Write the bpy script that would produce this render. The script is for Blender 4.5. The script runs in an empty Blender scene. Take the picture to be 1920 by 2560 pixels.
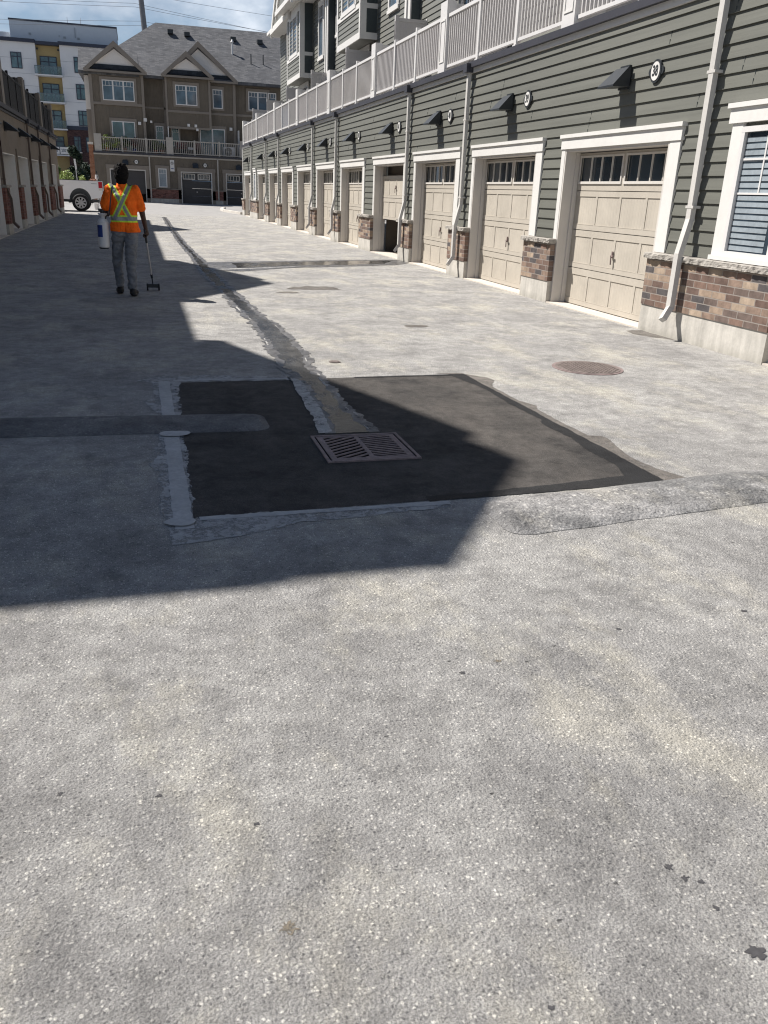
import bpy, bmesh, math, random
from mathutils import Vector, Matrix, noise
random.seed(7)
SC = bpy.context.scene
COL = SC.collection
R = math.radians

# ------------------------------------------------------------------ camera
cam_d = bpy.data.cameras.new('camera'); cam = bpy.data.objects.new('camera', cam_d); COL.objects.link(cam)
cam_d.sensor_fit = 'VERTICAL'; cam_d.sensor_height = 24.0; cam_d.lens = 24.0 * 2056 / 2560
cam_d.clip_start = 0.05; cam_d.clip_end = 2000
_D = Vector((-214, 5320, 2056)).normalized(); _S = Vector((-621, -820, 2056)).normalized()
_S = (_S - _D * _S.dot(_D)).normalized(); _X = _D.cross(_S)
if _X.x < 0: _X = -_X
# rows of world axes in camera space (x right, y down, z forward) -> camera matrix
mr = (_X, _S, -_D)
cam.matrix_world = Matrix(((mr[0][0], -mr[0][1], -mr[0][2], 0), (mr[1][0], -mr[1][1], -mr[1][2], 0),
                           (mr[2][0], -mr[2][1], -mr[2][2], 1.52), (0, 0, 0, 1)))
SC.camera = cam
SC.cycles.filter_width = 1.15

# ------------------------------------------------------------------ light, sky, exposure
SUN = Vector((-0.63, 0.42, 1.0)).normalized()      # towards the sun
elev = math.asin(SUN.z); az = math.atan2(SUN.x, SUN.y)
ld = bpy.data.lights.new('sun', 'SUN'); ld.energy = 5.0; ld.angle = R(0.53); ld.color = (1.0, 0.955, 0.90)
sun = bpy.data.objects.new('sun', ld); COL.objects.link(sun)
sun.rotation_euler = SUN.to_track_quat('Z', 'Y').to_euler()
W = bpy.data.worlds.new('World'); SC.world = W; W.use_nodes = True
nt = W.node_tree; N = nt.nodes; L = nt.links
for n in list(N): N.remove(n)
out = N.new('ShaderNodeOutputWorld'); bg = N.new('ShaderNodeBackground')
sky = N.new('ShaderNodeTexSky'); sky.sky_type = 'NISHITA'; sky.sun_disc = False
sky.sun_elevation = elev; sky.sun_rotation = az; sky.air_density = 1.0; sky.dust_density = 0.3; sky.ozone_density = 3.5
tc = N.new('ShaderNodeTexCoord'); mp = N.new('ShaderNodeMapping'); mp.inputs['Scale'].default_value = (1, 1, 1.9)
mp.inputs['Location'].default_value = (0.35, 0.1, 0.25)
L.new(tc.outputs['Generated'], mp.inputs[0])
n1 = N.new('ShaderNodeTexNoise'); n1.inputs['Scale'].default_value = 3.4; n1.inputs['Detail'].default_value = 9; n1.inputs['Roughness'].default_value = .55
L.new(mp.outputs[0], n1.inputs['Vector'])
cr = N.new('ShaderNodeValToRGB'); cr.color_ramp.elements[0].position = .42; cr.color_ramp.elements[1].position = .58
L.new(n1.outputs['Fac'], cr.inputs[0])
n2 = N.new('ShaderNodeTexNoise'); n2.inputs['Scale'].default_value = 7; n2.inputs['Detail'].default_value = 7
L.new(mp.outputs[0], n2.inputs['Vector'])
cr2 = N.new('ShaderNodeValToRGB'); cr2.color_ramp.elements[0].position = .42; cr2.color_ramp.elements[1].position = .66
cr2.color_ramp.elements[0].color = (1.6, 2.7, 4.4, 1); cr2.color_ramp.elements[1].color = (12.5, 13.2, 14.2, 1)
L.new(n2.outputs['Fac'], cr2.inputs[0])
mx = N.new('ShaderNodeMix'); mx.data_type = 'RGBA'
sx = N.new('ShaderNodeSeparateXYZ'); L.new(tc.outputs['Generated'], sx.inputs[0])
lo = N.new('ShaderNodeMapRange'); lo.inputs['From Min'].default_value = .62; lo.inputs['From Max'].default_value = .38; L.new(sx.outputs[2], lo.inputs['Value'])
ml = N.new('ShaderNodeMath'); ml.operation = 'MULTIPLY'; L.new(cr.outputs[0], ml.inputs[0]); L.new(lo.outputs[0], ml.inputs[1])
L.new(ml.outputs[0], mx.inputs['Factor']); L.new(sky.outputs[0], mx.inputs[6]); L.new(cr2.outputs[0], mx.inputs[7])
L.new(mx.outputs[2], bg.inputs[0]); bg.inputs[1].default_value = 0.050; L.new(bg.outputs[0], out.inputs[0])
SC.view_settings.view_transform = 'Standard'; SC.view_settings.look = 'None'
SC.view_settings.exposure = 0.70; SC.view_settings.gamma = 1.0

# ------------------------------------------------------------------ materials
class NT:
    def __init__(s, name):
        s.m = bpy.data.materials.new(name); s.m.use_nodes = True; s.t = s.m.node_tree
        s.b = s.t.nodes['Principled BSDF']; s.tc = s.n('ShaderNodeTexCoord').outputs['Object']
    def n(s, k, **kw):
        x = s.t.nodes.new(k)
        for a, v in kw.items(): setattr(x, a, v)
        return x
    def l(s, a, b): s.t.links.new(a, b)
    def noise(s, sc, det=4, rough=.5, vec=None):
        x = s.n('ShaderNodeTexNoise'); x.inputs['Scale'].default_value = sc; x.inputs['Detail'].default_value = det
        x.inputs['Roughness'].default_value = rough; s.l(vec or s.tc, x.inputs['Vector']); return x.outputs['Fac']
    def vor(s, sc, feat='F1', vec=None, out='Distance'):
        x = s.n('ShaderNodeTexVoronoi', feature=feat); x.inputs['Scale'].default_value = sc
        s.l(vec or s.tc, x.inputs['Vector']); return x.outputs[out] if out else x
    def ramp(s, f, stops, const=False):
        x = s.n('ShaderNodeValToRGB'); r = x.color_ramp
        if const: r.interpolation = 'CONSTANT'
        while len(r.elements) < len(stops): r.elements.new(.5)
        for e, (p, c) in zip(r.elements, stops):
            e.position = p; e.color = (c, c, c, 1) if isinstance(c, (int, float)) else (*c, 1)
        s.l(f, x.inputs[0]); return x.outputs[0]
    def mix(s, f, a, b, mode='MIX'):
        x = s.n('ShaderNodeMix', data_type='RGBA', blend_type=mode)
        for i, v in ((0, f), (6, a), (7, b)):
            if isinstance(v, (int, float)) and i == 0: x.inputs[0].default_value = v
            elif isinstance(v, tuple): x.inputs[i].default_value = (*v, 1)
            else: s.l(v, x.inputs[i])
        return x.outputs[2]
    def math(s, op, a, b=0.0, c=0.0):
        x = s.n('ShaderNodeMath', operation=op)
        for i, v in enumerate((a, b, c)):
            if isinstance(v, (int, float)): x.inputs[i].default_value = v
            else: s.l(v, x.inputs[i])
        return x.outputs[0]
    def mapping(s, scale=(1, 1, 1), loc=(0, 0, 0), vec=None):
        x = s.n('ShaderNodeMapping'); x.inputs['Scale'].default_value = scale; x.inputs['Location'].default_value = loc
        s.l(vec or s.tc, x.inputs[0]); return x.outputs[0]
    def xyz(s):
        x = s.n('ShaderNodeSeparateXYZ'); s.l(s.tc, x.inputs[0]); return x.outputs
    def comb(s, x, y, z=0.0):
        c = s.n('ShaderNodeCombineXYZ')
        for i, v in enumerate((x, y, z)):
            if isinstance(v, (int, float)): c.inputs[i].default_value = v
            else: s.l(v, c.inputs[i])
        return c.outputs[0]
    def bump(s, h, strength=.3, dist=.01):
        x = s.n('ShaderNodeBump'); x.inputs['Strength'].default_value = strength; x.inputs['Distance'].default_value = dist
        s.l(h, x.inputs['Height']); s.l(x.outputs[0], s.b.inputs['Normal'])
    def fin(s, col, rough=.6, spec=.4, metal=0):
        if isinstance(col, tuple): s.b.inputs['Base Color'].default_value = (*col, 1)
        else: s.l(col, s.b.inputs['Base Color'])
        if isinstance(rough, (int, float)): s.b.inputs['Roughness'].default_value = rough
        else: s.l(rough, s.b.inputs['Roughness'])
        s.b.inputs['Specular IOR Level'].default_value = spec; s.b.inputs['Metallic'].default_value = metal
        return s.m

def mk(name, col, rough=.6, var=.12, vs=2.0, spec=.4, metal=0, bump=0, bs=60, stretch=(1, 1, 1)):
    k = NT(name); v = k.mapping(stretch)
    f = k.noise(vs, 5, .6, v); g = k.noise(vs * 9, 3, .6, v)
    a = k.ramp(f, [(.3, 1 - var), (.7, 1 + var * .6)]); a2 = k.ramp(g, [(.3, 1 - var * .6), (.7, 1 + var * .4)])
    c = k.mix(1.0, k.mix(1.0, tuple(col), a, 'MULTIPLY'), a2, 'MULTIPLY')
    if bump: k.bump(k.noise(bs, 4), bump, .01)
    return k.fin(c, rough, spec, metal)

def asphalt(name, dark, mid, light, stone=.55, patch=(.35, .62), coarse=90, bump=.55, cream=(.40, .38, .33), rough=.88, pits=.5, spec=.25):
    k = NT(name)
    big = k.noise(.8, 9, .68); med = k.noise(2.4, 8, .7); st_ = k.noise(1.5, 9, .72, k.mapping((1, .55, 1))); mo = k.noise(9, 8, .8)
    base = k.mix(k.ramp(big, [(patch[0], 0), (patch[1], 1)]), mid, light)
    base = k.mix(k.math('MULTIPLY', k.ramp(med, [(.36, 1), (.54, 0)]), .75), base, dark)
    base = k.mix(k.math('MULTIPLY', k.ramp(st_, [(.50, 0), (.66, 1)]), .8), base, cream)
    base = k.mix(1.0, base, k.ramp(mo, [(.36, .78), (.64, 1.2)]), 'MULTIPLY')
    # warp the cells so the stones are angular and uneven
    nv = k.n('ShaderNodeTexNoise'); nv.inputs['Scale'].default_value = coarse * .7; nv.inputs['Detail'].default_value = 2; k.l(k.tc, nv.inputs['Vector'])
    va = k.n('ShaderNodeVectorMath', operation='SCALE'); k.l(nv.outputs['Color'], va.inputs[0]); va.inputs['Scale'].default_value = 1.1 / coarse
    vb = k.n('ShaderNodeVectorMath', operation='ADD'); k.l(k.tc, vb.inputs[0]); k.l(va.outputs[0], vb.inputs[1]); wv = vb.outputs[0]
    v = k.vor(coarse, out=None, vec=wv); vc = k.n('ShaderNodeSeparateColor'); k.l(v.outputs['Color'], vc.inputs[0])
    inside = k.ramp(v.outputs['Distance'], [(.30, 1), (.50, 0)])
    pale = k.math('MULTIPLY', inside, k.math('MULTIPLY', k.ramp(vc.outputs[0], [(.66, 0), (.92, 1)]), stone))
    dk = k.math('MULTIPLY', inside, k.math('MULTIPLY', k.ramp(vc.outputs[1], [(.70, 0), (.92, 1)]), stone * .8))
    c = k.mix(pale, base, k.mix(1.0, base, (1.9, 1.88, 1.82), 'MULTIPLY'))
    c = k.mix(dk, c, k.mix(1.0, base, (.45, .45, .47), 'MULTIPLY'))
    v3 = k.vor(coarse * .36, out=None, vec=wv); vc3 = k.n('ShaderNodeSeparateColor'); k.l(v3.outputs['Color'], vc3.inputs[0])
    bigst = k.math('MULTIPLY', k.ramp(v3.outputs['Distance'], [(.15, 1), (.27, 0)]), k.ramp(vc3.outputs[2], [(.74, 0), (.95, stone)]))
    c = k.mix(bigst, c, k.mix(1.0, base, (1.8, 1.78, 1.7), 'MULTIPLY'))
    fine = k.noise(coarse * 1.9, 5, .85)
    c = k.mix(1.0, c, k.ramp(fine, [(.38, .50), (.50, 1.0), (.64, 1.40)]), 'MULTIPLY')
    p = k.vor(8, out=None, vec=k.mapping((1, 1.7, 1))); pc = k.n('ShaderNodeSeparateColor'); k.l(p.outputs['Color'], pc.inputs[0])
    dd = k.math('ADD', p.outputs['Distance'], k.math('MULTIPLY', k.noise(70, 4, .7), .16))
    rad = k.math('MULTIPLY', pc.outputs[1], .055)
    pit = k.math('MULTIPLY', k.ramp(k.math('SUBTRACT', dd, rad), [(.085, 1), (.10, 0)]), k.ramp(pc.outputs[0], [(1 - pits - .02, 0), (1 - pits, .85)]))
    c = k.mix(pit, c, tuple(x * .30 for x in dark))
    h = k.math('ADD', k.math('MULTIPLY', v.outputs['Distance'], -.8), k.math('MULTIPLY', k.noise(coarse * .9, 6, .85), 1.3))
    h = k.math('SUBTRACT', h, k.math('MULTIPLY', pit, .8))
    k.bump(h, bump, .007)
    return k.fin(c, rough, spec)

def siding_mat(name, col, var=.10):
    k = NT(name); v = k.mapping((1, .25, 9)); f = k.noise(1.3, 5, .6, v); g = k.noise(.35, 3)
    x = k.xyz()
    c = k.mix(1.0, k.mix(1.0, tuple(col), k.ramp(f, [(.3, 1 - var), (.7, 1 + var)]), 'MULTIPLY'), k.ramp(g, [(.3, .93), (.7, 1.06)]), 'MULTIPLY')
    k.bump(k.noise(14, 4, .6, k.mapping((1, .12, 4))), .12, .01)
    return k.fin(c, .55, .35)

def brick_mat(name, cols, mortar=(.30, .26, .23), bw=.24, bh=.08):
    k = NT(name); x = k.xyz(); u = k.math('ADD', x[0], x[1])
    b = k.n('ShaderNodeTexBrick'); k.l(k.comb(u, x[2]), b.inputs['Vector'])
    b.inputs['Color1'].default_value = (0, 0, 0, 1); b.inputs['Color2'].default_value = (1, 1, 1, 1); b.inputs['Mortar'].default_value = (.5, .5, .5, 1)
    b.inputs['Scale'].default_value = 1; b.inputs['Brick Width'].default_value = bw; b.inputs['Row Height'].default_value = bh
    b.inputs['Mortar Size'].default_value = .006; b.inputs['Mortar Smooth'].default_value = .2
    st = [(i / len(cols), c) for i, c in enumerate(cols)]
    c = k.ramp(b.outputs['Color'], st, True)
    stain = k.noise(9, 5, .65, k.mapping((1, 1, 1)))
    c = k.mix(1.0, c, k.ramp(stain, [(.3, .68), (.7, 1.3)]), 'MULTIPLY')
    c = k.mix(b.outputs['Fac'], c, tuple(mortar))
    h = k.math('SUBTRACT', k.math('MULTIPLY', k.noise(60, 4), .3), b.outputs['Fac'])
    k.bump(h, .7, .006)
    return k.fin(c, .85, .25)

def shingle_mat(name, cols, s=1.0):
    k = NT(name); x = k.xyz(); u = k.math('ADD', x[0], k.math('MULTIPLY', x[1], .0)); w = k.math('ADD', x[1], x[2])
    b = k.n('ShaderNodeTexBrick'); k.l(k.comb(u, w), b.inputs['Vector'])
    b.inputs['Color1'].default_value = (0, 0, 0, 1); b.inputs['Color2'].default_value = (1, 1, 1, 1); b.inputs['Mortar'].default_value = (.2, .2, .2, 1)
    b.inputs['Scale'].default_value = 1; b.inputs['Brick Width'].default_value = .33 * s; b.inputs['Row Height'].default_value = .20 * s
    b.inputs['Mortar Size'].default_value = .012; b.inputs['Bias'].default_value = 0
    c = k.ramp(b.outputs['Color'], [(i / (len(cols) - 1), q) for i, q in enumerate(cols)])
    c = k.mix(1.0, c, k.ramp(k.noise(1.2, 6, .7), [(.3, .8), (.7, 1.2)]), 'MULTIPLY')
    k.bump(k.math('ADD', b.outputs['Color'], k.noise(40, 3)), .5, .02)
    return k.fin(c, .95, .15)

def board_mat(name, col, pitch=.2, axis=0, amt=.6):
    k = NT(name); x = k.xyz(); u = x[axis]
    w = k.math('ABSOLUTE', k.math('SUBTRACT', k.math('FRACT', k.math('DIVIDE', u, pitch)), .5))
    g = k.ramp(w, [(.40, 1), (.48, 0)])
    f = k.noise(2, 5, .6)
    c = k.mix(1.0, tuple(col), k.ramp(f, [(.3, .88), (.7, 1.1)]), 'MULTIPLY')
    k.bump(g, amt, .02)
    return k.fin(c, .7, .3)

def glass_mat(name, col=(.02, .03, .04), rough=.04):
    k = NT(name); c = k.mix(k.ramp(k.noise(1.4, 3), [(.4, 0), (.6, 1)]), tuple(col), tuple(x * 1.7 for x in col))
    return k.fin(c, rough, .9)

M = {}
M['asphalt'] = asphalt('lane_asphalt', (.195, .189, .182), (.270, .262, .252), (.350, .340, .322), stone=1.0, cream=(.43, .405, .345), bump=.9, coarse=105, patch=(.38, .60))
M['road'] = mk('road', (.30, .29, .278), .9, .15, 1.5)
M['patch'] = asphalt('patch_asphalt', (.032, .031, .031), (.058, .054, .051), (.090, .083, .076), stone=.45, coarse=130, bump=.5, cream=(.095, .086, .078), pits=.05, spec=.1)
M['patch_wet'] = asphalt('damp_asphalt', (.014, .014, .015), (.022, .022, .023), (.028, .028, .028), stone=.3, coarse=130, bump=.5, cream=(.03, .029, .029), rough=.7, spec=.15)
M['damp'] = asphalt('damp_edge', (.095, .086, .078), (.13, .117, .105), (.165, .15, .135), stone=.35, coarse=100, bump=.4, cream=(.18, .165, .145))
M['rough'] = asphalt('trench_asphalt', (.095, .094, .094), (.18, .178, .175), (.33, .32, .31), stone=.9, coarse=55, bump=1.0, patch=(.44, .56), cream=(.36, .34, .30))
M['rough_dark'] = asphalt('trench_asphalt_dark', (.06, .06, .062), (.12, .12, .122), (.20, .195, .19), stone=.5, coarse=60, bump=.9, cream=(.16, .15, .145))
M['seal'] = mk('cement_residue', (.50, .50, .50), .8, .16, 3, bump=.25, bs=40)
M['residue'] = mk('pale_residue', (.47, .46, .45), .7, .3, 12)
M['concrete'] = mk('concrete', (.50, .475, .43), .9, .22, 3, bump=.25, bs=25)
def footing_mat():
    k = NT('stained_concrete'); x = k.xyz()
    c = k.mix(1.0, (.50, .475, .43), k.ramp(k.noise(3, 7, .7), [(.3, .78), (.7, 1.12)]), 'MULTIPLY')
    c = k.mix(1.0, c, k.ramp(k.noise(1.2, 6, .7, k.mapping((5, 5, .6))), [(.35, .80), (.6, 1.05)]), 'MULTIPLY')
    hgt = k.math('ADD', x[2], k.math('MULTIPLY', k.noise(5, 6, .7), -.22))
    c = k.mix(k.math('MULTIPLY', k.ramp(k.math('ADD', hgt, .2), [(.0, 1), (.2, 0)]), .55), c, (.20, .19, .15))
    k.bump(k.noise(22, 5, .6), .3, .01)
    return k.fin(c, .9, .25)
M['concrete'] = footing_mat()
def speckle(key, sc=9, a=.38, b=.50):
    m = M[key]; t = m.node_tree; P = t.nodes['Principled BSDF']; tcn = t.nodes.new('ShaderNodeTexCoord')
    n = t.nodes.new('ShaderNodeTexNoise'); n.inputs['Scale'].default_value = sc; n.inputs['Detail'].default_value = 9; n.inputs['Roughness'].default_value = .85
    r = t.nodes.new('ShaderNodeMapRange'); r.inputs['From Min'].default_value = a; r.inputs['From Max'].default_value = b
    t.links.new(tcn.outputs['Object'], n.inputs['Vector']); t.links.new(n.outputs['Fac'], r.inputs['Value']); t.links.new(r.outputs[0], P.inputs['Alpha'])
M['seal'] = mk('cement_residue', (.36, .355, .345), .85, .25, 5, bump=.4, bs=60); speckle('seal', 8, .40, .52)
M['seal_solid'] = mk('cement_seal', (.40, .395, .385), .85, .22, 4, bump=.4, bs=50)
M['residue'] = mk('pale_residue', (.42, .41, .39), .8, .35, 12, bump=.3, bs=60); speckle('residue', 14, .36, .48)
speckle('damp', 10, .33, .50)
M['sill'] = mk('sill_concrete', (.54, .49, .43), .9, .12, 3)
M['curb'] = mk('curb_concrete', (.62, .58, .52), .9, .15, 5)
M['stone'] = mk('rock_faced_stone', (.36, .335, .30), .95, .35, 14, bump=1.0, bs=22)
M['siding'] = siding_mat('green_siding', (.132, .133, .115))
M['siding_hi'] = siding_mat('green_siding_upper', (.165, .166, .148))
M['panel_shade'] = mk('dark_panel_and_shade', (.045, .058, .062), .6)  # seams and bay sides; on pilasters it holds painted shade
M['white'] = mk('white_trim', (.66, .645, .615), .5, .05, 1.5)
M['vinyl'] = mk('vinyl_white', (.64, .625, .61), .4, .05, 2)
M['grey_vinyl'] = mk('grey_vinyl', (.50, .48, .47), .45, .06, 2)
M['jamb'] = mk('jamb_paint', (.56, .53, .49), .6, .07, 2, stretch=(1, 1, .2))
M['door'] = board_mat('beige_door', (.44, .40, .34), .072, 1, .3)
M['door_rail'] = mk('beige_door_rail', (.45, .41, .35), .5, .07, 2)
M['black'] = mk('black_metal', (.030, .034, .038), .45, .1, 5)
M['gutter'] = mk('dark_gutter', (.045, .045, .055), .5)
M['spout'] = mk('white_downspout', (.54, .52, .49), .45, .08, 3)
M['glass'] = glass_mat('dark_glass')
M['sky_glass'] = glass_mat('blue_glass', (.05, .075, .10), .05)
M['blue_win'] = glass_mat('tinted_glass', (.045, .085, .10), .08)
M['curtain'] = mk('curtain', (.27, .31, .34), .7, .2, 2)
M['brick'] = brick_mat('brown_brick', [(.13, .088, .072), (.19, .125, .098), (.30, .225, .168), (.085, .076, .076), (.165, .112, .09), (.34, .265, .20), (.14, .105, .09), (.23, .165, .128)], (.26, .23, .205))
M['brick_red'] = brick_mat('red_brick', [(.16, .065, .05), (.20, .085, .065), (.13, .055, .045), (.22, .10, .08)], (.2, .15, .13))
M['brick_dark'] = brick_mat('dark_brick', [(.055, .030, .030), (.07, .038, .036), (.045, .026, .028), (.08, .045, .042)], (.07, .05, .05), .3, .1)
M['brick_orange'] = brick_mat('orange_brick', [(.30, .13, .07), (.26, .11, .06), (.33, .15, .085)], (.3, .2, .15))
M['tan'] = board_mat('brown_board_siding', (.135, .113, .088), .22, 0, .5)
M['tan_flat'] = mk('brown_panel', (.150, .125, .098), .7, .07)
M['tan_trim'] = mk('taupe_trim', (.215, .185, .155), .6, .06)
M['tan_rail'] = mk('taupe_rail', (.40, .37, .33), .5, .05)
M['cream'] = mk('cream_gable', (.66, .62, .58), .7, .05)
M['shingle'] = shingle_mat('grey_shingles', [(.082, .084, .090), (.108, .109, .115), (.140, .140, .144)])
M['shingle_dark'] = shingle_mat('dark_shingles', [(.02, .024, .03), (.035, .042, .052)])
M['charcoal_door'] = mk('charcoal_door', (.050, .048, .050), .5, .1)
M['stucco'] = mk('grey_white_stucco', (.58, .59, .61), .8, .04, .6)
M['pent'] = mk('pale_blue_grey_panel', (.44, .49, .55), .7, .04, .4)
M['navy'] = mk('navy_fascia', (.025, .032, .055), .5)
M['yellow'] = mk('ochre_panel', (.36, .275, .13), .7, .08, 1)
M['lt_frame'] = mk('steel_frame', (.10, .13, .16), .4)
M['bal_glass'] = NT('balcony_glass'); k = M['bal_glass']; k.b.inputs['Transmission Weight'].default_value = .75; k.b.inputs['Alpha'].default_value = .6
M['bal_glass'] = k.fin((.30, .42, .45), .05, .6)
M['truck'] = mk('white_car_paint', (.84, .84, .86), .18, .02, 1, spec=.6)
M['rubber'] = mk('rubber', (.018, .018, .019), .8, .2, 20)
M['alloy'] = mk('alloy', (.52, .52, .53), .3, .1, 8, metal=.7)
M['red_lamp'] = mk('red_tail_lamp', (.45, .015, .03), .2, .1, 20)
M['clear_lamp'] = mk('clear_lamp', (.7, .68, .62), .2)
M['iron'] = mk('cast_iron', (.24, .18, .17), .7, .35, 18, bump=.2, bs=150)
M['rust_iron'] = mk('rusty_iron', (.19, .155, .14), .75, .3, 14, bump=.3, bs=150)
M['pit'] = mk('painted_shade_black', (.004, .004, .004), 1.0, spec=0)  # black that paints deep shade under the grate and behind wheel spokes
M['leaf'] = mk('leaf_green', (.075, .13, .03), .6, .5, 6)
M['leaf_lime'] = mk('leaf_lime', (.30, .38, .10), .6, .35, 6)
M['leaf_dark'] = mk('leaf_dark', (.028, .050, .028), .7, .5, 4)
M['leaf_red'] = mk('leaf_red', (.12, .03, .03), .7, .5, 4)
M['flower'] = mk('pink_flower', (.75, .48, .38), .7, .4, 9)
M['bark'] = mk('bark', (.08, .06, .045), .9, .3, 8)
M['grass'] = mk('grass', (.10, .14, .035), .9, .3, 8, bump=.6, bs=60)
M['pole'] = mk('galvanised_pole', (.14, .145, .16), .6, .15, 3)
M['cable'] = mk('cable', (.12, .13, .15), .6)
M['skin'] = mk('dark_skin', (.055, .030, .022), .55, .15, 12)
M['hair'] = mk('black_hair', (.012, .010, .010), .8, .5, 60, spec=.1, bump=.8, bs=120)
M['jeans'] = mk('grey_blue_trousers', (.175, .185, .205), .9, .25, 7, bump=.35, bs=22)
M['shoe'] = mk('black_shoe', (.012, .012, .014), .6)
M['tank'] = mk('white_plastic', (.62, .62, .63), .4, .06, 6)
M['label_blue'] = mk('blue_label', (.02, .05, .22), .5, .4, 40)
M['dkbrown_rail'] = mk('dark_brown_screen', (.009, .008, .008), .6)
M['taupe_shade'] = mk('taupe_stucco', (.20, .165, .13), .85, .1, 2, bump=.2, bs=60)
M['jamb_left'] = mk('pale_jamb', (.80, .78, .75), .7, .06, 2)

def water_mat():
    k = NT('shallow_water')
    k.bump(k.noise(16, 5, .65, k.mapping((.5, 2.2, 1))), .22, .01)
    c = k.mix(k.ramp(k.noise(5, 6, .65, k.mapping((1, .5, 1))), [(.42, 0), (.66, 1)]), (.020, .020, .021), (.075, .073, .071))
    r = k.ramp(k.noise(3.2, 6, .65, k.mapping((1, .5, 1))), [(.48, .04), (.64, .40)])
    k.fin(c, r, .42); k.b.inputs['IOR'].default_value = 1.33
    return k.m
M['water'] = water_mat()
def wet_mat():
    k = NT('wet_asphalt')
    c = k.mix(k.ramp(k.noise(7, 6, .7), [(.38, 0), (.62, 1)]), (.060, .058, .057), (.135, .13, .127))
    k.bump(k.noise(90, 4, .6), .35, .01)
    return k.fin(c, k.ramp(k.noise(3, 5, .6), [(.35, .22), (.6, .6)]), .55)
M['wet'] = wet_mat(); speckle('wet', 7, .30, .46)
def vest_mat():
    k = NT('orange_shirt_with_reflective_bands'); x = k.xyz()
    X = k.math('ADD', x[0], 0.02); Z = x[2]; Y = x[1]
    def band(expr, hw_in, hw_out):
        a = k.math('ABSOLUTE', expr)
        return k.math('LESS_THAN', a, hw_out), k.math('LESS_THAN', a, hw_in)
    # X on the back: from hips to shoulders, a waist band right round
    dz = k.math('SUBTRACT', Z, 1.275); sl = 0.52
    e1 = k.math('SUBTRACT', X, k.math('MULTIPLY', dz, sl)); e2 = k.math('ADD', k.math('ADD', X, .005), k.math('MULTIPLY', dz, sl))
    o1, i1 = band(e1, .024, .043); o2, i2 = band(e2, .024, .043)
    above = k.math('GREATER_THAN', Z, 1.085)
    back = k.math('LESS_THAN', Y, 0.03); inx = k.math('LESS_THAN', k.math('ABSOLUTE', X), .17)
    gate = k.math('MULTIPLY', k.math('MULTIPLY', above, back), inx)
    # straight braces on the front
    of, i_f = band(k.math('SUBTRACT', k.math('ABSOLUTE', X), .10), .024, .043)
    gf = k.math('MULTIPLY', above, k.math('SUBTRACT', 1.0, back))
    ow, iw = band(k.math('SUBTRACT', Z, 1.062), .026, .047); gw = k.math('LESS_THAN', k.math('ABSOLUTE', X), .20)
    lim = k.math('MAXIMUM', k.math('MULTIPLY', k.math('MAXIMUM', o1, o2), gate), k.math('MAXIMUM', k.math('MULTIPLY', of, gf), k.math('MULTIPLY', ow, gw)))
    i2x = k.math('MULTIPLY', i2, k.math('SUBTRACT', 1.0, o1))
    sil = k.math('MAXIMUM', k.math('MULTIPLY', k.math('MAXIMUM', i1, i2x), gate), k.math('MAXIMUM', k.math('MULTIPLY', i_f, gf), k.math('MULTIPLY', iw, gw)))
    c = k.mix(1.0, (.95, .155, .012), k.ramp(k.noise(9, 4), [(.3, .85), (.7, 1.05)]), 'MULTIPLY')
    c = k.mix(lim, c, (.55, .80, .07)); c = k.mix(sil, c, (.27, .29, .29))
    k.bump(k.noise(9, 5, .6, k.mapping((1, 1, .5))), .9, .05)
    return k.fin(c, .8, .2)
M['vest'] = vest_mat()

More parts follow.
